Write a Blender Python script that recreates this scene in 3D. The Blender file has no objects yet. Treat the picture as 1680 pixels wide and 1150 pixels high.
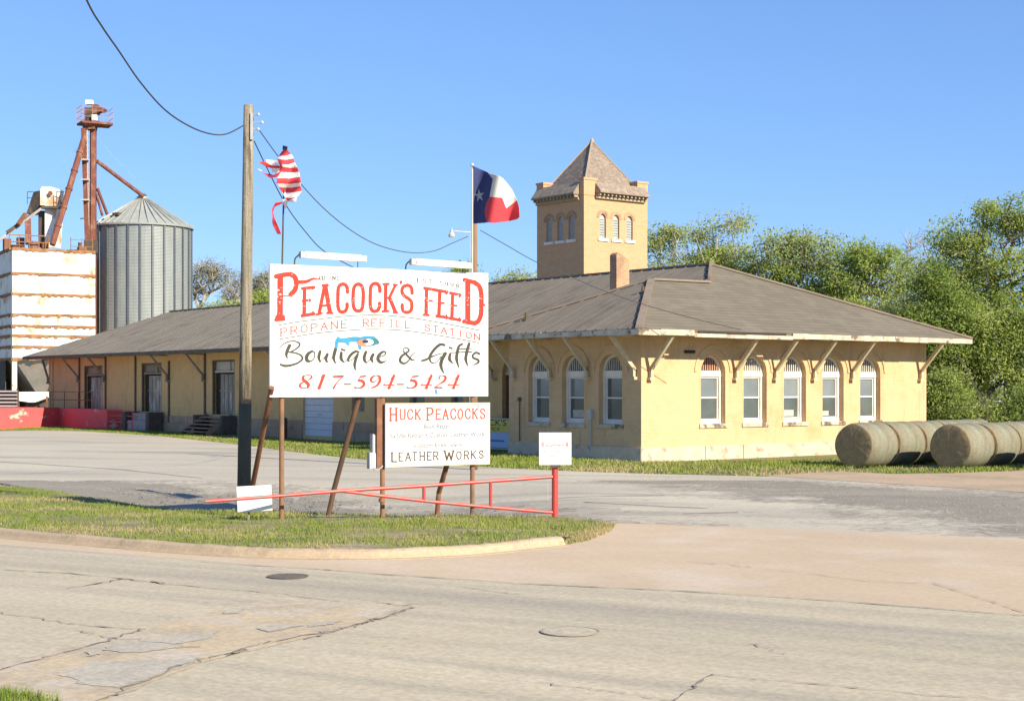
import bpy, bmesh, math, random
import numpy as np
from mathutils import Vector, Matrix

random.seed(7)
RNG = np.random.default_rng(11)
C = bpy.context.scene.collection
R = math.radians

# ---------------------------------------------------------------- camera, sky, sun, exposure
F, CX, HY, H = 2490.0, 840.0, 632.0, 2.5          # photo pixels (1680 wide), eye height in metres
cam = bpy.data.cameras.new('camera')
cam.sensor_width = 36.0
cam.lens = 36.0 * F / 1680.0
cam.shift_y = (HY - 575.0) / 1680.0
cam.clip_start = 0.5
cam.clip_end = 4000
cam_o = bpy.data.objects.new('camera', cam)
C.objects.link(cam_o)
cam_o.location = (0, 0, H)
cam_o.rotation_euler = (R(90), 0, 0)
bpy.context.scene.camera = cam_o

SUN_EL, SUN_AZ = R(29.5), R(-44.5)                     # azimuth measured from +X towards +Y
wd = bpy.data.worlds.new('World')
bpy.context.scene.world = wd
wd.use_nodes = True
wn = wd.node_tree
bg = wn.nodes['Background']
sky = wn.nodes.new('ShaderNodeTexSky')
sky.sky_type = 'NISHITA'
sky.sun_disc = False
sky.sun_elevation = SUN_EL
sky.sun_rotation = R(90) - SUN_AZ
sky.altitude = 300
sky.air_density = 1.0
sky.dust_density = 0.0
sky.ozone_density = 6.5
tint = wn.nodes.new('ShaderNodeMix')
tint.data_type = 'RGBA'
tint.blend_type = 'MULTIPLY'
tint.inputs[0].default_value = 1
tint.inputs[7].default_value = (.76, .945, 1.27, 1)
soft = wn.nodes.new('ShaderNodeGamma')             # evens the step from horizon to zenith
soft.inputs[1].default_value = .66
wn.links.new(sky.outputs[0], soft.inputs[0])
wn.links.new(soft.outputs[0], tint.inputs[6])
wn.links.new(tint.outputs[2], bg.inputs[0])
bg.inputs[1].default_value = 0.137

sun = bpy.data.lights.new('sun', 'SUN')
sun.energy = 4.6
sun.angle = R(0.55)
sun.color = (1.0, 0.89, 0.705)
sun_o = bpy.data.objects.new('sun', sun)
C.objects.link(sun_o)
sd = Vector((math.cos(SUN_EL)*math.cos(SUN_AZ), math.cos(SUN_EL)*math.sin(SUN_AZ), math.sin(SUN_EL)))
sun_o.rotation_euler = (-sd).to_track_quat('-Z', 'Y').to_euler()
sun_o.location = sd * 60
vs = bpy.context.scene.view_settings
vs.view_transform = 'Standard'
vs.look = 'None'
vs.gamma = 1
vs.exposure = 0.85
cy = bpy.context.scene.cycles
cy.max_bounces = 6
cy.transparent_max_bounces = 8

# ---------------------------------------------------------------- measuring helpers
def P(px, py, Y):
    return Vector(((px-CX)/F*Y, Y, H+(HY-py)/F*Y))

def G(px, py, z=0.0):
    Y = (H-z)*F/(py-HY)
    return Vector(((px-CX)/F*Y, Y, z))

# ---------------------------------------------------------------- scene helpers
def thing(name, label, cat, loc=(0, 0, 0), group=None):
    o = bpy.data.objects.new(name, None)
    C.objects.link(o)
    o.location = loc
    o['label'] = label
    o['category'] = cat
    if group:
        o['group'] = group
    return o

def tag(o, label, cat, group=None):
    o['label'] = label
    o['category'] = cat
    if group:
        o['group'] = group
    return o

def root_loc(p):
    v = Vector((0, 0, 0))
    while p:
        v += Vector(p.location)
        p = p.parent
    return v

class MB:
    """collects shapes in world coordinates, links them as one mesh object"""
    def __init__(self):
        self.v, self.f, self.m = [], [], []

    def add(self, vs_, fs, mi=0):
        n = len(self.v)
        self.v += [tuple(p) for p in vs_]
        self.f += [tuple(i+n for i in f) for f in fs]
        self.m += [mi]*len(fs)

    def poly(self, pts, mi=0):
        self.add(pts, [tuple(range(len(pts)))], mi)

    def box(self, o, a, b, c, mi=0):
        """corner o, edge vectors a, b, c"""
        o, a, b, c = Vector(o), Vector(a), Vector(b), Vector(c)
        if a.cross(b).dot(c) < 0:
            a, b = b, a
        vs_ = [o, o+a, o+a+b, o+b, o+c, o+a+c, o+a+b+c, o+b+c]
        self.add(vs_, [(3, 2, 1, 0), (4, 5, 6, 7), (0, 1, 5, 4), (1, 2, 6, 5), (2, 3, 7, 6), (3, 0, 4, 7)], mi)

    def cbox(self, c, sx, sy, sz, ang=0, mi=0):
        a = Vector((math.cos(ang), math.sin(ang), 0))*sx
        b = Vector((-math.sin(ang), math.cos(ang), 0))*sy
        self.box(Vector(c)-a/2-b/2, a, b, (0, 0, sz), mi)

    def tube(self, pts, r, n=8, mi=0, cap=True):
        pts = [Vector(p) for p in pts]
        rr = r if isinstance(r, (list, tuple)) else [r]*len(pts)
        rings = []
        prev = None
        for i, p in enumerate(pts):
            d = (pts[min(i+1, len(pts)-1)]-pts[max(i-1, 0)]).normalized()
            if prev is None:
                ref = Vector((0, 0, 1)) if abs(d.z) < .9 else Vector((1, 0, 0))
                x = d.cross(ref).normalized()
            else:
                x = (prev-d*prev.dot(d)).normalized()
            prev = x
            y = d.cross(x)
            rings.append([p+(x*math.cos(2*math.pi*k/n)+y*math.sin(2*math.pi*k/n))*rr[i] for k in range(n)])
        vs_ = [q for ring in rings for q in ring]
        fs = []
        for i in range(len(pts)-1):
            for k in range(n):
                a, b = i*n+k, i*n+(k+1) % n
                fs.append((a, b, b+n, a+n))
        if cap:
            fs.append(tuple(range(n-1, -1, -1)))
            fs.append(tuple((len(pts)-1)*n+k for k in range(n)))
        self.add(vs_, fs, mi)

    def bar(self, p, q, w, t, up=(0, 0, 1), mi=0):
        p, q = Vector(p), Vector(q)
        d = (q-p)
        n = d.normalized()
        up = Vector(up)
        s = n.cross(up)
        if s.length < 1e-4:
            s = n.cross(Vector((1, 0, 0)))
        s.normalize()
        u2 = s.cross(n)
        self.box(p-s*w/2-u2*t/2, d, s*w, u2*t, mi)

    def prism(self, pts, ext, mi=0):
        """flat polygon pts extruded by vector ext"""
        pts = [Vector(p) for p in pts]
        ext = Vector(ext)
        nrm = Vector((0, 0, 0))
        for i in range(len(pts)):
            nrm += pts[i].cross(pts[(i+1) % len(pts)])
        if nrm.dot(ext) > 0:
            pts = pts[::-1]
        n = len(pts)
        vs_ = pts+[p+ext for p in pts]
        fs = [tuple(range(n)), tuple(range(2*n-1, n-1, -1))]
        for i in range(n):
            j = (i+1) % n
            fs.append((j, i, i+n, j+n))
        self.add(vs_, fs, mi)

    def lathe(self, c, prof, n=32, mi=0, axis=(0, 0, 1)):
        c = Vector(c)
        ax = Vector(axis).normalized()
        ref = Vector((1, 0, 0)) if abs(ax.x) < .9 else Vector((0, 1, 0))
        x = (ref-ax*ref.dot(ax)).normalized()
        y = ax.cross(x)
        vs_ = []
        for (r, h) in prof:
            for k in range(n):
                a = 2*math.pi*k/n
                vs_.append(c+ax*h+(x*math.cos(a)+y*math.sin(a))*r)
        fs = []
        for i in range(len(prof)-1):
            for k in range(n):
                a, b = i*n+k, i*n+(k+1) % n
                fs.append((a, b, b+n, a+n))
        self.add(vs_, fs, mi)

    def build(self, name, mats, parent=None, smooth=False):
        me = bpy.data.meshes.new(name)
        off = root_loc(parent) if parent else Vector((0, 0, 0))
        me.from_pydata([(p[0]-off.x, p[1]-off.y, p[2]-off.z) for p in self.v], [], self.f)
        if not isinstance(mats, (list, tuple)):
            mats = [mats]
        for m in mats:
            me.materials.append(m)
        if len(mats) > 1:
            me.polygons.foreach_set('material_index', self.m)
        if smooth:
            me.polygons.foreach_set('use_smooth', [True]*len(me.polygons))
        me.update()
        o = bpy.data.objects.new(name, me)
        C.objects.link(o)
        if parent:
            o.parent = parent
        return o

def set_origin(o, loc):
    """move a top-level mesh's origin without moving the shape"""
    loc = Vector(loc)
    o.data.transform(Matrix.Translation(-loc))
    o.location = loc
    return o

def struct(o):
    o['kind'] = 'structure'
    return o

# ---------------------------------------------------------------- materials
def srgb(r, g, b):
    f = lambda c: (c/255/12.92) if c/255 <= .04045 else ((c/255+.055)/1.055)**2.4
    return (f(r), f(g), f(b), 1)

def col(c):
    return (c[0], c[1], c[2], 1)

def mat(name, c1, c2=None, scale=2.0, rough=.85, stretch=(1, 1, 1), lo=.35, hi=.65, detail=8, bump=0.0, bscale=None,
        c3=None, scale3=.5, lo3=.5, hi3=.7, stretch3=(1, 1, 1), metal=0, spec=.3, rot=0, fine=0.0, fscale=60, bdist=.02):
    """two-tone noise surface, with an optional third tone in large blotches and a fine grain"""
    m = bpy.data.materials.new(name)
    m.use_nodes = True
    nt = m.node_tree
    b = nt.nodes['Principled BSDF']
    b.inputs['Roughness'].default_value = rough
    b.inputs['Metallic'].default_value = metal
    b.inputs['Specular IOR Level'].default_value = spec
    tc = nt.nodes.new('ShaderNodeTexCoord')

    def noise(sc, st, det, off=0):
        mp = nt.nodes.new('ShaderNodeMapping')
        mp.vector_type = 'TEXTURE'
        mp.inputs['Scale'].default_value = tuple(1/q for q in st)
        mp.inputs['Rotation'].default_value = (0, 0, rot)
        mp.inputs['Location'].default_value = (off, off*.7, off*.3)
        nt.links.new(tc.outputs['Object'], mp.inputs[0])
        n = nt.nodes.new('ShaderNodeTexNoise')
        n.inputs['Scale'].default_value = sc
        n.inputs['Detail'].default_value = det
        n.inputs['Roughness'].default_value = .62
        nt.links.new(mp.outputs[0], n.inputs[0])
        return n.outputs[0]

    def ramp(src, a, b_):
        mr = nt.nodes.new('ShaderNodeMapRange')
        mr.inputs[1].default_value = a
        mr.inputs[2].default_value = b_
        nt.links.new(src, mr.inputs[0])
        return mr.outputs[0]

    def mix(fac, a, b_, mode='MIX'):
        mx = nt.nodes.new('ShaderNodeMix')
        mx.data_type = 'RGBA'
        mx.blend_type = mode
        if isinstance(fac, float):
            mx.inputs[0].default_value = fac
        else:
            nt.links.new(fac, mx.inputs[0])
        for k, s in ((6, a), (7, b_)):
            if isinstance(s, tuple):
                mx.inputs[k].default_value = s
            else:
                nt.links.new(s, mx.inputs[k])
        return mx.outputs[2]
    out = col(c1)
    if c2 is not None:
        out = mix(ramp(noise(scale, stretch, detail), lo, hi), col(c1), col(c2))
    if c3 is not None:
        out = mix(ramp(noise(scale3, stretch3, 6, 13.7), lo3, hi3), out, col(c3))
    if fine:
        g = ramp(noise(fscale, (1, 1, 1), 3, 5.1), .25, .75)
        g2 = nt.nodes.new('ShaderNodeMapRange')
        g2.inputs[3].default_value = 1-fine
        g2.inputs[4].default_value = 1+fine
        nt.links.new(g, g2.inputs[0])
        cm = nt.nodes.new('ShaderNodeCombineColor')
        for k in range(3):
            nt.links.new(g2.outputs[0], cm.inputs[k])
        out = mix(1.0, out, cm.outputs[0], 'MULTIPLY')
    if isinstance(out, tuple):
        b.inputs['Base Color'].default_value = out
    else:
        nt.links.new(out, b.inputs['Base Color'])
    if bump:
        bp = nt.nodes.new('ShaderNodeBump')
        bp.inputs['Strength'].default_value = bump
        bp.inputs['Distance'].default_value = bdist
        nt.links.new(noise(bscale or scale*4, stretch, 6, 3.3), bp.inputs['Height'])
        nt.links.new(bp.outputs[0], b.inputs['Normal'])
    m['out'] = 0
    return m

ANG = math.atan2(math.cos(math.atan(1940/2490)), math.sin(math.atan(1940/2490)))  # direction of the long wall
TA = math.atan(1940/2490)
U = Vector((-math.sin(TA), math.cos(TA), 0))       # along the depot's long side, away
V = Vector((math.cos(TA), math.sin(TA), 0))        # along the depot's sunny end wall
ZV = Vector((0, 0, 1))

def brick_mat(name, c1, c2, mortar, sx=.22, sy=.075, rot=0.0, bump=.3, blotch=None, mort=.008, thr=(.5, .72), drip=None):
    m = bpy.data.materials.new(name)
    m.use_nodes = True
    nt = m.node_tree
    b = nt.nodes['Principled BSDF']
    b.inputs['Roughness'].default_value = .9
    b.inputs['Specular IOR Level'].default_value = .2
    tc = nt.nodes.new('ShaderNodeTexCoord')
    mp = nt.nodes.new('ShaderNodeMapping')
    mp.inputs['Rotation'].default_value = (0, 0, -rot)
    nt.links.new(tc.outputs['Object'], mp.inputs[0])
    sp = nt.nodes.new('ShaderNodeSeparateXYZ')
    nt.links.new(mp.outputs[0], sp.inputs[0])
    ad = nt.nodes.new('ShaderNodeMath')
    nt.links.new(sp.outputs[0], ad.inputs[0])
    nt.links.new(sp.outputs[1], ad.inputs[1])
    cb = nt.nodes.new('ShaderNodeCombineXYZ')
    nt.links.new(ad.outputs[0], cb.inputs[0])
    nt.links.new(sp.outputs[2], cb.inputs[1])
    br = nt.nodes.new('ShaderNodeTexBrick')
    br.inputs['Scale'].default_value = 1
    br.inputs['Brick Width'].default_value = sx
    br.inputs['Row Height'].default_value = sy
    br.inputs['Mortar Size'].default_value = mort
    br.inputs['Color1'].default_value = col(c1)
    br.inputs['Color2'].default_value = col(c2)
    br.inputs['Mortar'].default_value = col(mortar)
    nt.links.new(cb.outputs[0], br.inputs['Vector'])
    src = br.outputs[0]
    n = nt.nodes.new('ShaderNodeTexNoise')
    n.inputs['Scale'].default_value = .9
    n.inputs['Detail'].default_value = 8
    n.inputs['Roughness'].default_value = .65
    nt.links.new(tc.outputs['Object'], n.inputs[0])
    if blotch:
        mr = nt.nodes.new('ShaderNodeMapRange')
        mr.inputs[1].default_value = thr[0]
        mr.inputs[2].default_value = thr[1]
        nt.links.new(n.outputs[0], mr.inputs[0])
        mx = nt.nodes.new('ShaderNodeMix')
        mx.data_type = 'RGBA'
        nt.links.new(mr.outputs[0], mx.inputs[0])
        nt.links.new(src, mx.inputs[6])
        mx.inputs[7].default_value = col(blotch)
        src = mx.outputs[2]
    if drip:
        m2 = nt.nodes.new('ShaderNodeMapping')
        m2.inputs['Scale'].default_value = (1.7, 1.7, .22)
        nt.links.new(tc.outputs['Object'], m2.inputs[0])
        n2 = nt.nodes.new('ShaderNodeTexNoise')
        n2.inputs['Scale'].default_value = 1.6
        n2.inputs['Detail'].default_value = 9
        n2.inputs['Roughness'].default_value = .68
        nt.links.new(m2.outputs[0], n2.inputs[0])
        r2 = nt.nodes.new('ShaderNodeMapRange')
        r2.inputs[1].default_value = .56
        r2.inputs[2].default_value = .74
        r2.inputs[4].default_value = .7
        nt.links.new(n2.outputs[0], r2.inputs[0])
        mx = nt.nodes.new('ShaderNodeMix')
        mx.data_type = 'RGBA'
        nt.links.new(r2.outputs[0], mx.inputs[0])
        nt.links.new(src, mx.inputs[6])
        mx.inputs[7].default_value = col(drip)
        src = mx.outputs[2]
    nt.links.new(src, b.inputs['Base Color'])
    bp = nt.nodes.new('ShaderNodeBump')
    bp.inputs['Strength'].default_value = bump
    bp.inputs['Distance'].default_value = .01
    nt.links.new(br.outputs['Fac'], bp.inputs['Height'])
    bp.invert = True
    nt.links.new(bp.outputs[0], b.inputs['Normal'])
    return m

def leaf_mat(name, c1, c2, trans=.48, scale=1.2):
    m = bpy.data.materials.new(name)
    m.use_nodes = True
    nt = m.node_tree
    nt.nodes.remove(nt.nodes['Principled BSDF'])
    out = nt.nodes['Material Output']
    tc = nt.nodes.new('ShaderNodeTexCoord')
    n = nt.nodes.new('ShaderNodeTexNoise')
    n.inputs['Scale'].default_value = scale
    n.inputs['Detail'].default_value = 5
    nt.links.new(tc.outputs['Object'], n.inputs[0])
    mr = nt.nodes.new('ShaderNodeMapRange')
    mr.inputs[1].default_value = .35
    mr.inputs[2].default_value = .65
    nt.links.new(n.outputs[0], mr.inputs[0])
    mx = nt.nodes.new('ShaderNodeMix')
    mx.data_type = 'RGBA'
    nt.links.new(mr.outputs[0], mx.inputs[0])
    mx.inputs[6].default_value = col(c1)
    mx.inputs[7].default_value = col(c2)
    d = nt.nodes.new('ShaderNodeBsdfDiffuse')
    t = nt.nodes.new('ShaderNodeBsdfTranslucent')
    s = nt.nodes.new('ShaderNodeMixShader')
    s.inputs[0].default_value = trans
    nt.links.new(mx.outputs[2], d.inputs[0])
    nt.links.new(mx.outputs[2], t.inputs[0])
    nt.links.new(d.outputs[0], s.inputs[1])
    nt.links.new(t.outputs[0], s.inputs[2])
    nt.links.new(s.outputs[0], out.inputs[0])
    return m

M = {}
M['ground'] = mat('ground_soil', (.13, .15, .045), (.22, .19, .09), .35, c3=(.30, .22, .13), scale3=.12, lo3=.55, hi3=.75, fine=.25, fscale=9)
M['lot'] = mat('lot_asphalt', (.53, .475, .365), (.44, .395, .31), .16, stretch=(.45, 1.6, 1), rot=-R(14), lo=.38, hi=.62, c3=(.29, .262, .21), scale3=.22,
               stretch3=(.35, 1.8, 1), lo3=.52, hi3=.72, fine=.16, fscale=11, bump=.25, bscale=20)
M['gravel'] = mat('lot_gravel', (.245, .218, .172), (.295, .262, .205), .9, c3=(.345, .305, .235), scale3=.35, stretch3=(.4, 1.5, 1), lo3=.5, hi3=.75, fine=.2, fscale=14, bump=.3, bscale=18)
M['lot_mix'] = mat('lot_worn', (.36, .32, .25), (.40, .355, .28), .5, c3=(.315, .28, .22), scale3=.35, stretch3=(.4, 1.5, 1), fine=.18, fscale=12, bump=.25)
M['dirt'] = mat('pink_dirt', (.50, .36, .24), (.42, .32, .22), .5, c3=(.34, .28, .16), scale3=.6, fine=.16, fscale=12, bump=.3)
M['apron'] = mat('apron_concrete', (.545, .425, .285), (.495, .385, .265), .35, stretch=(.6, 1.6, 1), rot=-R(28.7), c3=(.56, .46, .35), scale3=.5, lo3=.5, hi3=.7, fine=.10, fscale=14, bump=.15)
M['road'] = mat('road_concrete', (.455, .395, .275), (.52, .45, .32), .3, stretch=(.35, 2.0, 1), rot=-R(28.7), lo=.36, hi=.64, c3=(.355, .315, .24), scale3=.35,
                stretch3=(.12, 2.4, 1), lo3=.48, hi3=.68, fine=.2, fscale=16, bump=.06, bscale=24)
M['patch'] = mat('road_patch', (.52, .415, .265), (.42, .345, .24), .9, lo=.4, hi=.6, c3=(.50, .43, .33), scale3=1.4, lo3=.5, hi3=.62, fine=.2, fscale=14, bump=.5, bscale=6)
M['spall'] = mat('spalled_concrete', (.40, .36, .285), (.47, .42, .33), 2, fine=.22, fscale=16, bump=.5)
M['crack'] = mat('crack_tar', (.225, .195, .16), (.32, .28, .22), 3, lo=.4, hi=.65)
M['joint'] = mat('joint_filler', (.25, .22, .185), (.34, .30, .25), 2, fine=.25, fscale=18)
M['tyre_mark'] = mat('tyre_mark', (.30, .265, .215), (.345, .305, .245), 1.2)
M['curb'] = mat('curb_concrete', (.46, .355, .23), (.39, .30, .20), 1.5, c3=(.30, .23, .15), scale3=2.0, lo3=.55, hi3=.75, fine=.15, fscale=20, bump=.25)
M['iron'] = mat('cast_iron', (.10, .085, .07), (.17, .14, .115), 8, rough=.7, bump=.4)
M['plaster'] = brick_mat('yellow_painted_brick', (.61, .42, .235), (.65, .455, .26), (.565, .38, .205), rot=TA, bump=.3, blotch=(.50, .335, .165), sx=.24, sy=.085, mort=.009, thr=(.47, .72), drip=(.36, .23, .12))
M['plaster_f'] = brick_mat('ochre_painted_brick', (.60, .41, .185), (.64, .44, .20), (.56, .38, .17), rot=TA, bump=.3, blotch=(.46, .31, .14), mort=.008, thr=(.5, .8), drip=(.36, .24, .12))
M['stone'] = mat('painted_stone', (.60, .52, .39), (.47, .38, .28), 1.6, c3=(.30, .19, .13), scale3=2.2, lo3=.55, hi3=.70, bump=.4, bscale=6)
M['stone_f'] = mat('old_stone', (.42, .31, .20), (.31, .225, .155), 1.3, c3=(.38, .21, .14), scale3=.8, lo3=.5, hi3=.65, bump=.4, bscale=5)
M['white_wood'] = mat('white_painted_wood', (.74, .71, .64), (.62, .58, .49), 2.5, rough=.7, lo=.45, hi=.75)
M['old_white'] = mat('weathered_white_paint', (.54, .49, .38), (.38, .32, .23), 2.2, stretch=(1, 1, 1), lo=.40, hi=.66, c3=(.17, .13, .095), scale3=1.9, lo3=.55, hi3=.61)
M['grey_wood'] = mat('weathered_grey_wood', (.30, .25, .19), (.20, .17, .13), 3, c3=(.45, .38, .28), scale3=2, lo3=.55, hi3=.7)
M['brown_trim'] = mat('dark_brown_trim', (.10, .075, .05), (.15, .11, .075), 3)
M['bracket'] = mat('cream_bracket_paint', (.58, .49, .33), (.46, .37, .24), 4, lo=.4, hi=.7)
M['roof_old'] = mat('shingle_roof', (.145, .127, .094), (.185, .163, .124), .5, stretch=(1, 1, 3), rot=TA, lo=.36, hi=.64, c3=(.12, .10, .08), scale3=.9, lo3=.52, hi3=.72, fine=.16, fscale=9, rough=.9, bump=.3, bscale=10)
M['roof'] = brick_mat('shingle_roof', (.150, .130, .098), (.178, .156, .118), (.128, .108, .082), sx=.62, sy=.11, rot=TA, bump=.25, blotch=(.20, .175, .135), mort=.012, thr=(.5, .75))
M['seam_roof'] = mat('seamed_roof', (.185, .163, .128), (.235, .208, .165), .5, rot=TA, stretch=(.4, 2.4, .4), lo=.36, hi=.64, c3=(.135, .115, .095), scale3=.8, lo3=.5, hi3=.72, fine=.10, fscale=8, rough=.8)
M['seam'] = mat('roof_seam', (.10, .082, .066), (.13, .11, .09), 2)
M['ridge'] = mat('ridge_cap', (.21, .165, .125), (.27, .21, .16), 2)
M['tower_brick'] = brick_mat('buff_brick', (.63, .365, .195), (.54, .305, .16), (.52, .37, .24), rot=TA, bump=.35, blotch=(.56, .35, .20), sx=.24, sy=.085)
M['tower_roof'] = mat('tower_shingles', (.30, .235, .18), (.22, .175, .14), 2.2, stretch=(1, 1, 4), c3=(.36, .29, .22), scale3=3, lo3=.5, hi3=.65, bump=.4, fine=.2, fscale=8)
M['tower_wood'] = mat('cornice_paint', (.34, .27, .18), (.43, .35, .25), 3)
M['chimney'] = brick_mat('orange_brick', (.52, .31, .165), (.40, .23, .125), (.44, .34, .24), rot=TA, blotch=(.26, .17, .12), thr=(.46, .66))
M['glass'] = mat('window_glass', (.065, .085, .085), (.11, .13, .125), .9, rough=.08, spec=.9)
M['glass_up'] = mat('pale_window_glass', (.15, .175, .18), (.21, .235, .24), .7, rough=.1, spec=.9)
M['bark_dark'] = mat('dark_bark', (.04, .033, .026), (.065, .055, .042), 4)
M['blind'] = mat('white_louvre', (.42, .43, .42), (.34, .35, .345), 3)
M['red_panel'] = mat('red_brown_slats', (.50, .27, .17), (.42, .21, .13), 4)
M['slat'] = mat('grey_cream_slats', (.52, .49, .42), (.43, .40, .34), 5)
M['door_f'] = mat('peeling_door', (.30, .28, .22), (.20, .185, .15), 2.5, stretch=(1, 1, .3), c3=(.44, .42, .36), scale3=2.5, stretch3=(1, 1, .35), lo3=.5, hi3=.62)
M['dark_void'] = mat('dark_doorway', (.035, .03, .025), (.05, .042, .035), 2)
M['maroon'] = mat('maroon_door', (.09, .045, .035), (.12, .06, .045), 3)
M['roller'] = mat('white_roller_door', (.60, .62, .64), (.54, .56, .58), 2)
M['sign_white'] = mat('sign_white', (.74, .73, .71), (.70, .69, .68), .8, rough=.55)
M['sign_edge'] = mat('sign_edge', (.70, .62, .42), (.62, .54, .36), 3)
M['red_ink'] = mat('red_ink', (.50, .028, .014), (.46, .035, .02), 6, rough=.6)
M['orange_ink'] = mat('faded_red_ink', (.36, .07, .04), (.40, .09, .055), 6, rough=.6)
M['phone_ink'] = mat('phone_red_ink', (.50, .035, .02), (.52, .05, .03), 6, rough=.6)
M['black_ink'] = mat('olive_black_ink', (.045, .043, .027), (.06, .057, .036), 6, rough=.6)
M['grey_ink'] = mat('grey_ink', (.15, .14, .115), (.20, .185, .15), 6)
M['pale_ink'] = mat('pale_grey_ink', (.13, .13, .15), (.18, .18, .20), 9)
M['brown_ink'] = mat('brown_ink', (.085, .06, .035), (.11, .08, .05), 9)
M['cyan_ink'] = mat('cyan_ink', (.06, .29, .47), (.04, .22, .40), 5)
M['teal_ink'] = mat('teal_ink', (.035, .15, .18), (.06, .20, .22), 5)
M['navy_ink'] = mat('navy_ink', (.03, .035, .09))
M['blue_ink'] = mat('blue_ink', (.09, .20, .50))
M['peach_ink'] = mat('peach_ink', (.44, .22, .12), (.40, .19, .13), 8)
M['rust'] = mat('rusty_steel', (.24, .10, .055), (.15, .075, .045), 3, rough=.8, c3=(.34, .17, .09), scale3=2, lo3=.5, hi3=.7)
M['rust_post'] = mat('rusty_post', (.30, .15, .075), (.20, .11, .06), 3, rough=.8, c3=(.14, .10, .065), scale3=1.2, lo3=.5, hi3=.65)
M['dark_post'] = mat('dark_steel_post', (.10, .06, .04), (.16, .085, .05), 3, rough=.75)
M['red_paint'] = mat('red_gate_paint', (.52, .065, .05), (.44, .055, .045), 4, rough=.45, spec=.5, c3=(.38, .09, .06), scale3=3, lo3=.6, hi3=.75)
M['dock_red'] = mat('red_painted_concrete', (.74, .12, .12), (.66, .10, .10), 1.0, c3=(.72, .48, .38), scale3=.75, stretch3=(1, 1, 2.2), lo3=.61, hi3=.66)
M['pole_wood'] = mat('utility_pole_wood', (.15, .13, .095), (.34, .295, .215), 4.0, stretch=(3, 3, .14), lo=.34, hi=.62, c3=(.105, .085, .06), scale3=3.2, stretch3=(2.5, 2.5, .22), lo3=.56, hi3=.66, bump=.9, bscale=14, fine=.25, fscale=22)
M['shadow_wood'] = mat('shadow_pole_wood', (.075, .072, .05), (.11, .10, .07), 2.5, stretch=(2, 2, .4), bump=.5)  # darker wood tone, carries the billboard's shadow in its colour
M['brown_pole'] = mat('brown_pole_wood', (.25, .16, .09), (.19, .12, .07), 2.5, stretch=(2, 2, .35))
M['cable'] = mat('cable_black', (.055, .06, .07))
M['galv'] = mat('galvanised_steel', (.27, .295, .295), (.235, .255, .255), 1.1, stretch=(1, 1, .5), rough=.55, metal=.1, spec=.4, c3=(.30, .31, .28), scale3=2, stretch3=(2, 2, .2), lo3=.5, hi3=.75)
M['galv_roof'] = mat('galvanised_roof', (.42, .435, .40), (.35, .365, .34), 2, rough=.5, metal=.25, c3=(.32, .30, .24), scale3=1.2, lo3=.62, hi3=.75)
M['galv_dark'] = mat('stiffener_steel', (.11, .125, .135), (.14, .155, .17), 2, rough=.5, metal=.3)
M['bin_white'] = mat('white_bin_paint', (.80, .77, .70), (.76, .72, .64), .8, rough=.6, c3=(.48, .25, .12), scale3=.9, stretch3=(1.1, 1.1, .8), lo3=.50, hi3=.70)
M['rust_band'] = mat('rust_band', (.26, .12, .05), (.36, .20, .10), 2.2, stretch=(1, 1, 1), lo=.4, hi=.6, c3=(.20, .10, .05), scale3=1.4, lo3=.5, hi3=.65)
M['hopper'] = mat('grey_hopper', (.40, .385, .36), (.30, .28, .26), 1.2, c3=(.40, .26, .18), scale3=1, lo3=.58, hi3=.7)
M['cream_steel'] = mat('cream_steel', (.72, .68, .55), (.62, .56, .42), 2, c3=(.42, .25, .13), scale3=2.0, lo3=.6, hi3=.72)
M['elev_red'] = mat('faded_red_steel', (.215, .075, .05), (.165, .065, .045), 1.4, c3=(.33, .18, .12), scale3=2.2, stretch3=(1, 1, .5), lo3=.50, hi3=.70)
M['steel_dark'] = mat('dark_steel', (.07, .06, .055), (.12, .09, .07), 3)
M['rail_pale'] = mat('faded_pink_rail', (.42, .27, .22), (.34, .20, .16), 3)
M['pale_steel'] = mat('pale_steel', (.55, .50, .44), (.45, .40, .34), 3)
M['hay'] = mat('hay_net_wrap', (.24, .207, .135), (.165, .145, .095), 2.2, stretch=(5, .6, .6), rot=R(44), c3=(.235, .25, .185), scale3=1.6, stretch3=(2.5, .8, .8), lo3=.45, hi3=.7, fine=.3, fscale=26, bump=.5, bscale=24)
M['hay_end'] = mat('hay_end', (.36, .26, .13), (.28, .20, .10), 6, c3=(.40, .27, .13), scale3=3, fine=.3, fscale=26, bump=.7, bscale=28)
M['flag_red'] = mat('flag_red', (.62, .055, .07), (.55, .05, .06), 3)
M['flag_white'] = mat('flag_white', (.82, .80, .76), (.76, .74, .70), 3)
M['flag_cream'] = mat('flag_cream', (.66, .63, .54), (.60, .57, .49), 3)
M['flag_blue'] = mat('flag_blue', (.035, .045, .13), (.045, .055, .15), 3)
M['lamp_white'] = mat('lamp_housing_white', (.86, .84, .79), (.80, .78, .73), 3, rough=.4)
M['plastic_white'] = mat('white_plastic', (.82, .82, .80), (.76, .76, .74), 3, rough=.4)
M['grey_box'] = mat('grey_box', (.48, .47, .44), (.40, .39, .37), 3, rough=.5)
M['yellow_vinyl'] = mat('yellow_vinyl', (.62, .52, .10), (.56, .47, .09), 3, rough=.5)
M['blue_vinyl'] = mat('pale_blue_vinyl', (.40, .50, .66), (.34, .45, .62), 2, rough=.5)
M['black_paint'] = mat('black_lettering', (.03, .03, .03))
M['timber'] = mat('step_timber', (.30, .21, .15), (.22, .155, .11), 3, stretch=(1, 1, 2))
M['concrete'] = mat('grey_concrete', (.34, .32, .30), (.27, .255, .24), 1.5, bump=.3)
M['bark'] = mat('bark', (.115, .09, .065), (.17, .14, .105), 4, stretch=(1, 1, .4), bump=.6)
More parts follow.
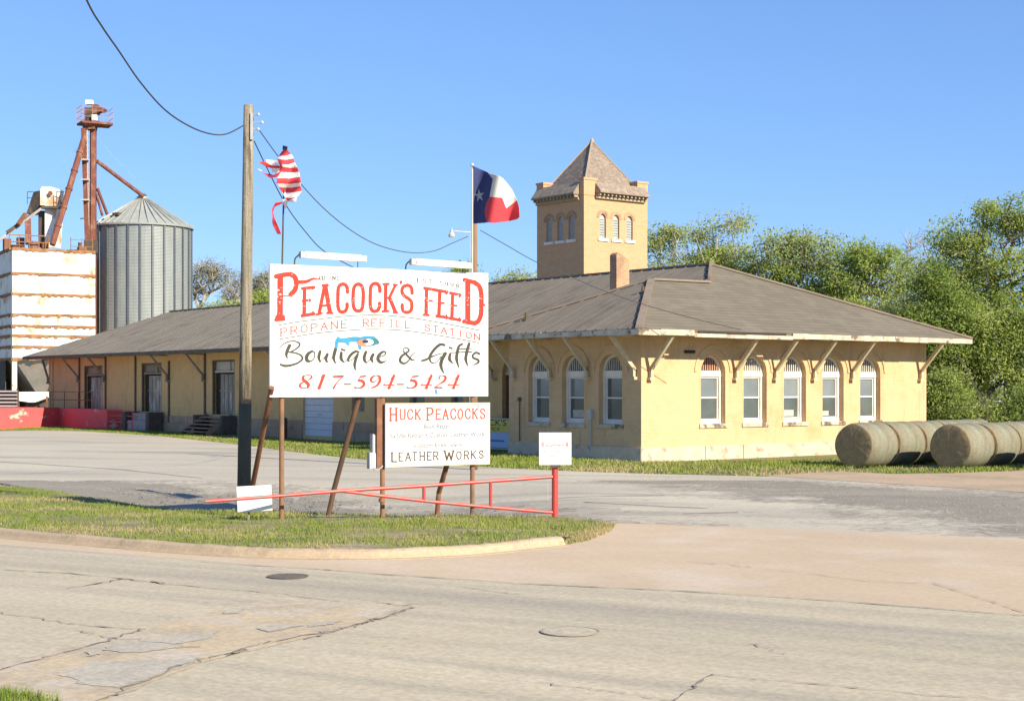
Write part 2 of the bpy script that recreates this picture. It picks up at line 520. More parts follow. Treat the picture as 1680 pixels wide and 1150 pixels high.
M['bark_grey'] = mat('grey_bark', (.32, .29, .24), (.40, .365, .31), 4, stretch=(1, 1, .4))
M['leaf_a'] = leaf_mat('fresh_green_leaves', (.34, .42, .10), (.46, .51, .17))
M['leaf_b'] = leaf_mat('olive_leaves', (.33, .40, .15), (.46, .49, .22))
M['leaf_c'] = leaf_mat('mid_green_leaves', (.27, .37, .085), (.38, .45, .13))
M['leaf_d'] = leaf_mat('deep_green_leaves', (.17, .25, .06), (.29, .36, .09))
M['leaf_e'] = leaf_mat('grey_twig_buds', (.27, .26, .17), (.33, .31, .20))
M['grass_a'] = leaf_mat('green_grass', (.17, .24, .045), (.29, .32, .08), trans=.2, scale=.8)
M['grass_b'] = leaf_mat('dry_grass', (.48, .39, .20), (.38, .32, .16), trans=.2, scale=.8)
M['car_paint'] = mat('silver_car_paint', (.62, .64, .66), (.58, .60, .62), 2, rough=.25, spec=.6)
M['rubber'] = mat('tyre_rubber', (.03, .03, .03), (.045, .045, .045), 8)

# ---------------------------------------------------------------- ground
def sheet(name, pix, z, m, parent=None):
    b = MB()
    pts = [G(p[0], p[1], z) if len(p) == 2 else Vector((p[0], p[1], z)) for p in pix]
    a = sum(pts[i].x*pts[(i+1) % len(pts)].y-pts[(i+1) % len(pts)].x*pts[i].y for i in range(len(pts)))
    if a < 0:
        pts = pts[::-1]
    b.poly(pts)
    return b.build(name, m, parent)

def ragged(pts, amp, sub=10):
    out = []
    for i in range(len(pts)):
        a, b = pts[i], pts[(i+1) % len(pts)]
        d = b-a
        n = Vector((-d.y, d.x, 0)).normalized()
        o = 0
        for k in range(sub):
            t = k/sub
            o = o*.6+random.gauss(0, amp)
            out.append(a+d*t+n*o*math.sin(math.pi*min(1, .15+t)))
    return out

def ragged_sheet(name, pix, z, m, amp):
    b = MB()
    pts = ragged([G(q[0], q[1], z) for q in pix], amp)
    a = sum(pts[i].x*pts[(i+1) % len(pts)].y-pts[(i+1) % len(pts)].x*pts[i].y for i in range(len(pts)))
    b.poly(pts if a > 0 else pts[::-1])
    return b.build(name, m)

def in_poly(x, y, poly):
    n = len(poly)
    ins = np.zeros(x.shape, bool)
    for i in range(n):
        x1, y1 = poly[i][0], poly[i][1]
        x2, y2 = poly[(i+1) % n][0], poly[(i+1) % n][1]
        c = ((y1 > y) != (y2 > y)) & (x < (x2-x1)*(y-y1)/((y2-y1) if y2 != y1 else 1e-9)+x1)
        ins ^= c
    return ins

def vnoise(x, y, sc, seed):
    r = np.random.default_rng(seed)
    t = r.random((64, 64))
    xx, yy = x*sc, y*sc
    xi, yi = np.floor(xx).astype(int), np.floor(yy).astype(int)
    fx, fy = xx-xi, yy-yi
    fx, fy = fx*fx*(3-2*fx), fy*fy*(3-2*fy)
    g = lambda a, c: t[a % 64, c % 64]
    return (g(xi, yi)*(1-fx)+g(xi+1, yi)*fx)*(1-fy)+(g(xi, yi+1)*(1-fx)+g(xi+1, yi+1)*fx)*fy

struct(sheet('ground', [(-1500, -30, 0), (1500, -30, 0), (1500, 2500, 0), (-1500, 2500, 0)], -.50, M['ground']))
struct(sheet('lawn', [(-1400, 39.9, 0), (1400, 39.9, 0), (1400, 900, 0), (-1400, 900, 0)], -.03, M['ground']))
struct(sheet('lawn', [(-400, -20, 0), (-28.5, -20, 0), (-28.5, 39.89, 0), (-400, 39.89, 0)], -.03, M['ground']))
struct(sheet('lawn', [(28.5, -20, 0), (400, -20, 0), (400, 39.89, 0), (28.5, 39.89, 0)], -.03, M['ground']))
LOT_BACK = [(-900, 700), (0, 707), (60, 706), (130, 707), (200, 711), (270, 716), (400, 730), (480, 741), (560, 750), (640, 757), (800, 766), (920, 772), (1060, 777),
            (1240, 781)]
struct(sheet('parking_lot', LOT_BACK+[(1300, 781), (1520, 787.6), (-900, 787.6)], 0, M['lot']))
def smooth(a, b, x):
    t = np.clip((x-a)/(b-a), 0, 1)
    return t*t*(3-2*t)
def lot_z(x, y):
    """the lot lies a little lower behind the grass island"""
    return -.30*smooth(2.0, -3.0, x)*smooth(40, 33.5, y)
def lot_near(cell=.13):
    gx = np.arange(-28.6, 28.61, cell)
    gy = np.arange(20, 40.001, (40-20)/155)
    X, Y = np.meshgrid(gx, gy)
    Z = lot_z(X, Y)+.004*(vnoise(X+50, Y, 2.1, 2)-.5)*(Y < 39.9)
    nx, ny = len(gx), len(gy)
    cx_, cy_ = (X[:-1, :-1]+cell/2).ravel(), (Y[:-1, :-1]+cell/2).ravel()
    g1 = [G(x, y) for x, y in [(120, 790), (230, 788), (330, 792), (440, 800), (560, 806), (680, 818), (800, 829), (900, 835), (985, 850), (960, 900), (-500, 900), (-500, 770), (0, 780)]]
    g2 = [G(x, y) for x, y in [(930, 779), (1100, 781), (1250, 786), (1680, 812), (2500, 855), (2500, 925), (1680, 880), (1620, 872), (1540, 852), (1440, 832), (1300, 812), (1150, 798), (1000, 788)]]
    mi = np.zeros(len(cx_), int)
    wx, wy = (vnoise(cx_+70, cy_, 1.1, 31)-.5)*3.2, (vnoise(cx_+90, cy_, 1.3, 32)-.5)*1.6
    for _ in range(6):
        jx = cx_+wx+RNG.normal(0, 1.0, len(cx_))
        jy = cy_+wy+RNG.normal(0, .42, len(cx_))
        mi += in_poly(jx, jy, [(p.x, p.y) for p in g1]) | in_poly(jx, jy, [(p.x, p.y) for p in g2])
    mi = np.digitize(mi, [1, 4])
    idx = np.arange(nx*ny).reshape(ny, nx)
    f = np.stack([idx[:-1, :-1].ravel(), idx[:-1, 1:].ravel(), idx[1:, 1:].ravel(), idx[1:, :-1].ravel()], 1)
    b_ = MB()
    b_.v = list(map(tuple, np.stack([X.ravel(), Y.ravel(), Z.ravel()], 1)))
    b_.f = list(map(tuple, f))
    b_.m = mi.astype(int).tolist()
    struct(b_.build('parking_lot', [M['lot'], M['lot_mix'], M['gravel']], smooth=True))
lot_near()
struct(sheet('dirt_verge', [(1240, 779), (1300, 777), (1380, 773), (1460, 777), (1560, 776), (1680, 771), (2500, 790), (2500, 851), (1680, 807), (1300, 783)], .005, M['dirt']))
APRON_FRONT = [(530, 933), (600, 938), (850, 955), (1130, 968), (1350, 982), (1650, 1005), (1780, 1015), (2500, 1072)]
struct(sheet('driveway', [(-900, 842), (-300, 874), (0, 903), (180, 917), (360, 931), (530, 940)]+APRON_FRONT[1:]+[(2500, 925), (1680, 884), (1500, 876), (1300, 868), (1130, 862), (990, 857), (900, 860), (700, 880), (400, 885), (0, 862), (-700, 815)], .008, M['apron']))
ROAD = [(-3.0e1, 38, 0)]
road_back = [(-900, 832), (-300, 864), (0, 893), (180, 907), (360, 921)]+APRON_FRONT
b = MB()
pts = [G(x, y, .012) for x, y in road_back]+[Vector((60, -25, .012)), Vector((-60, -25, .012)), Vector((-60, 46, .012))]
b.poly(pts[::-1])
struct(b.build('road', M['road']))

# worn strip between the two skewed joints, with spalled spots
struct(ragged_sheet('road_patch', [(-60, 1094), (60, 1075), (150, 1052), (240, 1030), (300, 1014), (400, 993), (440, 985), (560, 987), (640, 985), (678, 992), (560, 1032), (420, 1065), (330, 1086), (250, 1117), (165, 1150), (120, 1170), (-100, 1170)], .016, M['patch'], .022))
for q_, sp in enumerate(([(95, 1106), (150, 1084), (210, 1082), (320, 1078), (330, 1084), (240, 1112), (190, 1128), (140, 1122), (120, 1112)],
           [(275, 1042), (330, 1038), (362, 1034), (350, 1044), (300, 1054), (262, 1056)],
           [(180, 1055), (260, 1049), (300, 1060), (230, 1070), (170, 1066)],
           [(520, 1020), (560, 1016), (548, 1024), (505, 1028)], [(370, 1001), (400, 997), (395, 1004), (362, 1007)], [(420, 1030), (470, 1022), (500, 1026), (440, 1036)], [(150, 1062), (172, 1057), (166, 1072), (140, 1076)])):
    struct(ragged_sheet('worn_spot', sp, .020+.0006*q_, M['spall'], .018))

def crack(pix, w, m, z=.024, jit=.03, name='road_crack', sub=7):
    pts = []
    for i in range(len(pix)-1):
        for k in range(sub):
            t = k/sub
            pts.append((pix[i][0]*(1-t)+pix[i+1][0]*t, pix[i][1]*(1-t)+pix[i+1][1]*t))
    pts.append(pix[-1])
    w_ = [G(x, y, z)+Vector((random.gauss(0, jit), random.gauss(0, jit), 0)) for x, y in pts]
    bb = MB()
    L, R_ = [], []
    for i, p in enumerate(w_):
        d = (w_[min(i+1, len(w_)-1)]-w_[max(i-1, 0)]).normalized()
        n = Vector((-d.y, d.x, 0))
        ww = w*random.choice((.3, .5, .8, 1.3))*random.uniform(.6, 1.2)*.6
        L.append(p+n*ww)
        R_.append(p-n*ww)
    n = len(w_)
    bb.add(L+R_, [(i, i+n, i+n+1, i+1) for i in range(n-1)])
    return struct(bb.build(name, m))

crack([(-60, 926), (0, 934), (110, 939), (230, 952), (380, 966), (450, 972), (560, 986)], .022, M['joint'])
crack([(110, 964), (190, 952), (200, 947)], .03, M['crack'])
crack([(200, 948), (270, 956)], .035, M['crack'])
crack([(-60, 997), (0, 1004), (70, 1015), (150, 1026), (230, 1031)], .022, M['crack'])
crack([(232, 1031), (185, 1047), (100, 1070), (20, 1092), (-60, 1112)], .022, M['crack'])
crack([(130, 1033), (160, 1042), (260, 1053), (330, 1060)], .016, M['joint'])
crack([(120, 1170), (165, 1147), (215, 1124), (300, 1090), (330, 1080), (400, 1063)], .035, M['crack'])
crack([(365, 1076), (400, 1064)], .05, M['crack'])
crack([(400, 1064), (450, 1050), (560, 1030), (640, 1008), (680, 993)], .026, M['joint'])
crack([(560, 1031), (600, 1020), (640, 1009), (678, 995)], .022, M['crack'])
crack([(500, 1048), (560, 1032)], .03, M['joint'])
crack([(760, 962), (830, 972), (860, 974)], .018, M['joint'])
crack([(880, 1117), (960, 1127), (1020, 1135), (1100, 1148), (1160, 1158)], .013, M['joint'], jit=.015)
crack([(1090, 1160), (1130, 1131), (1165, 1105)], .022, M['crack'], jit=.012)
crack([(1165, 1105), (1240, 1112), (1380, 1124), (1520, 1138), (1680, 1149)], .016, M['crack'], jit=.012)
crack([(1230, 1053), (1290, 1072)], .013, M['joint'])
crack([(1530, 955), (1590, 974), (1640, 989), (1690, 1006)], .014, M['joint'], jit=.01)
crack([(1130, 920), (1200, 926), (1240, 930)], .018, M['joint'])
crack([(1240, 930), (1420, 951), (1530, 955)], .012, M['joint'])
crack([(530, 933), (600, 939), (850, 956), (1130, 969), (1350, 983), (1650, 1006), (1700, 1009)], .028, M['joint'], jit=.012)
crack([(300, 918), (420, 927), (530, 933)], .02, M['joint'], jit=.012)
crack([(610, 985), (650, 992), (720, 988)], .02, M['joint'])
# faint tyre marks in the lot and on the road
for pl in ([(905, 815), (1010, 813), (1090, 812)], [(1120, 842), (1210, 840)], [(960, 823), (1100, 831), (1160, 833)], [(0, 757), (200, 770), (330, 784)]):
    crack(pl, .16, M['tyre_mark'], z=.006, jit=.02, name='tyre_mark', sub=4)

# ---- kerb: swept section round the grass island
KERB = [(-520, 812), (-250, 836), (0, 866), (90, 874), (180, 881), (290, 890), (380, 896), (460, 899.5), (540, 901), (620, 900.5), (700, 898), (770, 894), (830, 888.5), (880, 883), (912, 880)]
kp = [G(x, y, .13) for x, y in KERB]
fine_k = []
for i in range(len(kp)-1):
    for k in range(5):
        fine_k.append(kp[i].lerp(kp[i+1], k/5))
fine_k.append(kp[-1])
for _ in range(3):
    fine_k = [fine_k[0]]+[(fine_k[i-1]+fine_k[i]*2+fine_k[i+1])/4 for i in range(1, len(fine_k)-1)]+[fine_k[-1]]
prof = [(0, -.02), (.0, .13), (-.03, .142), (-.12, .138), (-.165, .115), (-.20, .05), (-.225, .02), (-.30, .014), (-.30, -.02)]
bk = MB()
vs_ = []
for i, p in enumerate(fine_k):
    d = (fine_k[min(i+1, len(fine_k)-1)]-fine_k[max(i-1, 0)])
    d.z = 0
    d.normalize()
    n = Vector((-d.y, d.x, 0))                      # away from the road
    j = random.gauss(0, .006)
    for o_, z_ in prof:
        vs_.append(Vector((p.x, p.y, 0))+n*o_+Vector((0, 0, z_+(j if z_ > .03 else 0))))
k = len(prof)
fs = []
for i in range(len(fine_k)-1):
    for q in range(k-1):
        fs.append((i*k+q, i*k+q+1, (i+1)*k+q+1, (i+1)*k+q))
fs.append(tuple((len(fine_k)-1)*k+q for q in range(k)))
fs.append(tuple(range(k-1, -1, -1)))
bk.add(vs_, fs)
kerb = struct(bk.build('kerb', M['curb']))
# ---- grass island (raised behind the kerb, falling to the lot behind)
FRONT = KERB+[(938, 881), (965, 875), (987, 866), (997, 858)]
BACK = [(-520, 745), (-250, 770), (0, 797), (60, 801), (110, 809), (170, 820), (240, 832), (320, 836), (400, 838), (500, 841), (600, 843), (700, 845), (780, 845), (850, 846), (900, 848), (930, 850), (960, 852), (988, 856)]
def resample(pl, n):
    d = [0]
    for i in range(1, len(pl)):
        d.append(d[-1]+(pl[i]-pl[i-1]).length)
    out = []
    for k_ in range(n):
        t = d[-1]*k_/(n-1)
        for i in range(1, len(pl)):
            if t <= d[i]+1e-6:
                out.append(pl[i-1].lerp(pl[i], (t-d[i-1])/max(1e-6, d[i]-d[i-1])))
                break
    return out
fw = []
for i, (x, y) in enumerate(FRONT):
    zz = .125 if i < len(KERB)-2 else (.125 if i == len(KERB)-2 else (.10 if i == len(KERB)-1 else (.055 if i == len(KERB) else .02)))
    fw.append(G(x, y, zz))
bw = [G(x, y, .012) for x, y in BACK]
NC, NR = 90, 10
fr, br_ = resample(fw, NC), resample(bw, NC)
grid = []
for r in range(NR):
    t = max(0, (r-1)/(NR-2))
    row = []
    for c in range(NC):
        p = br_[c].lerp(fr[c], t)
        p.z = br_[c].z+(fr[c].z-br_[c].z)*min(1, t*1.7)+random.gauss(0, .008)*(0 < r < NR-1)
        if r == 0:
            p = p+(br_[c]-fr[c]).normalized()*.30
            p.z = float(lot_z(np.array(p.x), np.array(p.y)))-.03
        row.append(p)
    grid.append(row)
bi = MB()
bi.add([p for row in grid for p in row], [(r*NC+c, (r+1)*NC+c, (r+1)*NC+c+1, r*NC+c+1) for r in range(NR-1) for c in range(NC-1)])
M['island'] = mat('island_turf', (.17, .175, .055), (.24, .20, .10), .8, c3=(.33, .26, .17), scale3=1.3, stretch3=(.5, 1.4, 1), lo3=.46, hi3=.66, fine=.3, fscale=14, bump=.6, bscale=10)
struct(bi.build('grass_verge', M['island'], smooth=True))

def island_z(x, y):
    # nearest grid sample
    gx = np.array([[p.x for p in row] for row in grid]).ravel()
    gy = np.array([[p.y for p in row] for row in grid]).ravel()
    gz = np.array([[p.z for p in row] for row in grid]).ravel()
    out = np.zeros(len(x))
    for s in range(0, len(x), 2000):
        d = (x[s:s+2000, None]-gx)**2+(y[s:s+2000, None]-gy)**2
        i = d.argmin(1)
        out[s:s+2000] = gz[i]
    return out

def blades(name, polys, n, h, w, mats, zfun=None, dry=.5, patch=.9, seed=3):
    """grass blades as bent single triangles"""
    r = np.random.default_rng(seed)
    X, Y, Z = [], [], []
    areas = []
    for pl in polys:
        a = abs(sum(pl[i][0]*pl[(i+1) % len(pl)][1]-pl[(i+1) % len(pl)][0]*pl[i][1] for i in range(len(pl))))/2
        areas.append(a)
    for pl, a in zip(polys, areas):
        k = int(n*a/sum(areas))
        xs, ys = [p[0] for p in pl], [p[1] for p in pl]
        bb = (max(xs)-min(xs))*(max(ys)-min(ys))
        x = r.uniform(min(xs), max(xs), int(k*bb/a*1.02)+8)
        y = r.uniform(min(ys), max(ys), len(x))
        i = in_poly(x, y, pl)
        X.append(x[i])
        Y.append(y[i])
    x, y = np.concatenate(X), np.concatenate(Y)
    den = vnoise(x, y, patch, seed)*.6+vnoise(x, y, patch*3.1, seed+1)*.4
    keep = r.random(len(x)) < np.clip((den-.18)*2.6, .12, 1)
    x, y, den = x[keep], y[keep], den[keep]
    z = zfun(x, y) if zfun else np.zeros(len(x))
    n = len(x)
    hh = h*r.uniform(.45, 1.25, n)*(.6+.8*den)
    a = r.uniform(0, 2*np.pi, n)
    ww = w*r.uniform(.6, 1.4, n)
    lean = r.uniform(.1, .9, n)*hh
    la = r.uniform(0, 2*np.pi, n)
    v = np.empty((n, 3, 3))
    v[:, 0] = np.stack([x-np.cos(a)*ww, y-np.sin(a)*ww, z-.01], 1)
    v[:, 1] = np.stack([x+np.cos(a)*ww, y+np.sin(a)*ww, z-.01], 1)
    v[:, 2] = np.stack([x+np.cos(la)*lean, y+np.sin(la)*lean, z+hh], 1)
    me = bpy.data.meshes.new(name)
    me.vertices.add(n*3)
    me.vertices.foreach_set('co', v.ravel())
    me.loops.add(n*3)
    me.loops.foreach_set('vertex_index', np.arange(n*3))
    me.polygons.add(n)
    me.polygons.foreach_set('loop_start', np.arange(n)*3)
    me.polygons.foreach_set('loop_total', np.full(n, 3))
    for m in mats:
        me.materials.append(m)
    dn = vnoise(x, y, patch*.8, seed+5)*.7+vnoise(x, y, patch*4, seed+6)*.3
    me.polygons.foreach_set('material_index', ((dn+r.normal(0, .12, n)) < dry).astype(np.int32))
    me.update()
    o = bpy.data.objects.new(name, me)
    C.objects.link(o)
    o['kind'] = 'stuff'
    return o

ipoly = [(p.x, p.y) for p in fr]+[(p.x, p.y) for p in br_[::-1]]
blades('grass', [ipoly], 140000, .052, .007, [M['grass_a'], M['grass_b']], island_z, dry=.37, patch=.9)
# strips of grass between the lot and the depot, and round the bales
strip = [G(x, y) for x, y in [(-40, 707.5)]+LOT_BACK[1:]]
strip1 = [(p.x, p.y) for p in strip]+[(p.x, p.y) for p in [G(1300, 778), G(1380, 774), G(1460, 777), G(1560, 776.5), G(1700, 772), G(1700, 757), G(1360, 753), G(1240, 756), G(1052, 757), G(836, 740), G(700, 729), G(600, 722), G(400, 706), G(200, 699), G(-40, 697)]]
blades('grass', [strip1], 110000, .085, .016, [M['grass_a'], M['grass_b']], None, dry=.28, patch=.45, seed=9)
med = [G(-300, 1118), G(0, 1141), G(60, 1146), G(108, 1158), G(-300, 1200)]
mo = sheet('grass_verge', [(-300, 1118), (0, 1141), (60, 1146), (108, 1158), (-300, 1200)], .03, M['island'])
struct(mo)
blades('grass', [[(p.x, p.y) for p in med]], 12000, .08, .005, [M['grass_a'], M['grass_b']], lambda x, y: np.full(len(x), .03), dry=.3, seed=15)
# tufts that grow over the joint at the kerb's end and along its foot
tuft = [[(p.x, p.y) for p in [G(915, 886), G(950, 876), G(985, 862), G(1012, 860), G(1000, 874), G(965, 888), G(915, 897)]]]
blades('grass', tuft, 2600, .06, .006, [M['grass_a'], M['grass_b']], lambda x, y: np.full(len(x), .012), dry=.6, seed=21)

# small stones loose on the lot's gravel
def stones(name, polys, n, s, mats, seed):
    r = np.random.default_rng(seed)
    b_ = MB()
    for pl in polys:
        xs, ys = [p[0] for p in pl], [p[1] for p in pl]
        x = r.uniform(min(xs), max(xs), n*3)
        y = r.uniform(min(ys), max(ys), n*3)
        i = in_poly(x, y, pl)
        for px_, py_ in zip(x[i][:n], y[i][:n]):
            q = s*r.uniform(.4, 1.3)
            a = r.uniform(0, 3)
            t = [Vector((px_+math.cos(a+k_*1.57)*q*r.uniform(.7, 1.2), py_+math.sin(a+k_*1.57)*q*r.uniform(.7, 1.2), .004)) for k_ in range(4)]
            top = Vector((px_+r.normal(0, q*.2), py_+r.normal(0, q*.2), .004+q*r.uniform(.5, .9)))
            b_.add(t+[top], [(0, 1, 4), (1, 2, 4), (2, 3, 4), (3, 0, 4)], int(r.integers(0, len(mats))))
    o = b_.build(name, mats)
    o['kind'] = 'stuff'
    return o
gp = [[(p.x, p.y) for p in [G(150, 800), G(440, 803), G(700, 825), G(980, 852), G(700, 850), G(300, 838)]],
      [(p.x, p.y) for p in [G(1000, 782), G(1250, 785), G(1680, 812), G(1700, 880), G(1540, 856), G(1300, 815)]]]
stones('gravel_stones', gp, 1400, .018, [M['gravel'], M['lot_mix'], M['gravel']], 5)
kb = [[(p.x, p.y) for p in [G(0, 892), G(360, 921), G(600, 930), G(880, 900), G(900, 897), G(600, 915), G(360, 914), G(0, 886)]]]
stones('kerb_debris', kb, 500, .014, [M['curb'], M['dirt'], M['spall']], 6)

# ---- manhole covers, let into the road
def manhole(px, py, r, label, z=.020):
    c = G(px, py, z)
    t = thing('manhole_cover', label, 'manhole cover', (c.x, c.y, z), 'manhole covers in the road')
    a = MB()
    a.lathe(c, [(r, 0), (r, .006), (r*.93, .006), (r*.93, 0)], 40)
    a.build('rim', M['iron'] if py < 980 else M['joint'], t)
    l = MB()
    l.lathe(c, [(.001, .001), (r*.92, .001), (r*.92, .004), (r*.70, .006), (r*.45, .003), (r*.3, .007), (.001, .007)], 40)
    l.build('lid', M['iron'] if py < 980 else M['road'], t)
    return t
manhole(472, 945, .27, 'dark iron manhole cover in the road below the kerb')
manhole(935, 1035.5, .30, 'pale worn manhole cover flush in the near concrete lane')

# ---------------------------------------------------------------- depot
C0 = G(1052, 758)
C0 = Vector((C0.x, C0.y, 0))
depot = thing('depot_building', 'long yellow painted brick depot with grey hipped roof behind the signs', 'building', C0)
def D(s, t, z):
    return C0+U*s+V*t+Vector((0, 0, z))
def solve_s(px, t):
    k_ = (px-CX)/F
    p = C0+V*t
    return (p.x-k_*p.y)/(k_*U.y-U.x)
def solve_t(px, s):
    k_ = (px-CX)/F
    p = C0+U*s
    return (k_*p.y-p.x)/(V.x-k_*V.y)

def facade(m, o, d, nrm, L, z0, z1, ops, depth, na=10):
    """wall from o along d (length L); ops = (a, b, zsill, zspring or None, ztop); openings get reveals"""
    o, d, nrm = Vector(o), Vector(d), Vector(nrm)
    pt = lambda a, z, k_=0: o+d*a+Vector((0, 0, z))-nrm*k_
    flip = d.cross(ZV).dot(nrm) < 0
    def face(ps):
        m.poly(ps[::-1] if flip else ps)
    x = 0
    for (a, b_, zb, zsp, zt) in sorted(ops):
        face([pt(x, z0), pt(a, z0), pt(a, z1), pt(x, z1)])
        if zb > z0:
            face([pt(a, z0), pt(b_, z0), pt(b_, zb), pt(a, zb)])
        if zsp is None:
            top = [(a, zt), (b_, zt)]
        else:
            c, r = (a+b_)/2, (b_-a)/2
            top = [(c-r*math.cos(math.pi*i/na), zsp+(zt-zsp)*math.sin(math.pi*i/na)) for i in range(na+1)]
        for (p, q) in zip(top[:-1], top[1:]):
            face([pt(p[0], p[1]), pt(q[0], q[1]), pt(q[0], z1), pt(p[0], z1)])
            m.poly([pt(p[0], p[1]), pt(p[0], p[1], depth), pt(q[0], q[1], depth), pt(q[0], q[1])])
        m.poly([pt(a, zb), pt(a, zb, depth), pt(a, top[0][1], depth), pt(a, top[0][1])])
        m.poly([pt(b_, zb), pt(b_, top[-1][1]), pt(b_, top[-1][1], depth), pt(b_, zb, depth)])
        m.poly([pt(a, zb), pt(b_, zb), pt(b_, zb, depth), pt(a, zb, depth)])
        x = b_
    face([pt(x, z0), pt(L, z0), pt(L, z1), pt(x, z1)])

WZ = 4.22                                            # top of walls
SB, SL = 7.02, 56.3                                  # end block length, whole length
TW, TD = 14.94, 1.8                                  # block width, freight wall set-back
zs, zsp, zt = 1.20, 2.95, 3.53
right_ops = [(t0, t0+1.17, zs, zsp, zt) for t0 in (2.73, 4.79, 6.84, 8.90, 11.0)]
left_ops = [(s0, s0+1.17, zs, zsp, zt) for s0 in (.93, 2.86, 4.73)]
w = MB()
facade(w, D(0, 0, 0), V, -U, TW, .40, WZ, right_ops, .36)
facade(w, D(0, 0, 0), U, -V, SB, .40, WZ, left_ops, .36)
w.poly([D(SB, 0, .4), D(SB, TD, .4), D(SB, TD, WZ), D(SB, 0, WZ)])
w.poly([D(0, TW, .4), D(SB, TW, .4), D(SB, TW, WZ), D(0, TW, WZ)])
w.build('wall', M['plaster'], depot)
# freight wing
def fs_(px):
    return solve_s(px, TD)
fops = []
FD = [(385, 348, 1.02, None, 3.78), (265, 232, 1.05, None, 3.72), (168, 138, 1.05, None, 3.65), (547, 497, .20, None, 3.0), (598, 577, 1.35, None, 3.1), (697, 672, 1.0, None, 3.3), (760, 740, 1.2, None, 3.3)]
for (xa, xb, zb, sp, ztop) in FD:
    fops.append((fs_(xa)-SB, fs_(xb)-SB, zb, sp, ztop))
dr = fs_(834)-SB
fops.append((1.55, 2.75, .75, 2.95, 3.53))
w = MB()
facade(w, D(SB, TD, 0), U, -V, SL-SB, .0, WZ, fops, .30)
w.poly([D(SL, TD, 0), D(SL, TW-TD, 0), D(SL, TW-TD, WZ), D(SL, TD, WZ)])
w.poly([D(SB, TW-TD, 0), D(SL, TW-TD, 0), D(SL, TW-TD, WZ), D(SB, TW-TD, WZ)])
w.build('wall', M['plaster_f'], depot)
# plinths: stone blocks proud of the walls
pl = MB()
def plinth(m, o, d, nrm, L, z0, z1, proud, bl, gaps=()):
    x = -proud
    while x < L-.01:
        l = min(bl*random.uniform(.75, 1.25), L+proud-x)
        if L-x-l < .3:
            l = L+proud-x
        e = x+l
        cut = False
        for (a, b_) in gaps:
            if a < e and b_ > x:
                if x < a-.05:
                    e = a
                else:
                    x = b_
                    cut = True
                break
        if cut:
            continue
        j = random.uniform(-.012, .012)
        m.box(Vector(o)+Vector(d)*(x+.008)+Vector(nrm)*(proud+j)+Vector((0, 0, z0)), Vector(d)*(e-x-.016), -Vector(nrm)*(proud+j+.04), (0, 0, z1-z0+random.uniform(-.012, .006)))
        x = e
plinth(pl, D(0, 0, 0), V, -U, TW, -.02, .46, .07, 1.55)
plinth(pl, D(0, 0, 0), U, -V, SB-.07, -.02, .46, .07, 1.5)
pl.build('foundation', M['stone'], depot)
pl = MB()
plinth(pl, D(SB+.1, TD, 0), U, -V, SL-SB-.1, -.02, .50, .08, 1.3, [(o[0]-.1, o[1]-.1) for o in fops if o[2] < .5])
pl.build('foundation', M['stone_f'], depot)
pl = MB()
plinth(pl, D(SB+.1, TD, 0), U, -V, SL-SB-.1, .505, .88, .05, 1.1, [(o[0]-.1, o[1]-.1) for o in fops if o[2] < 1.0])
pl.build('foundation', M['stone_f'], depot)

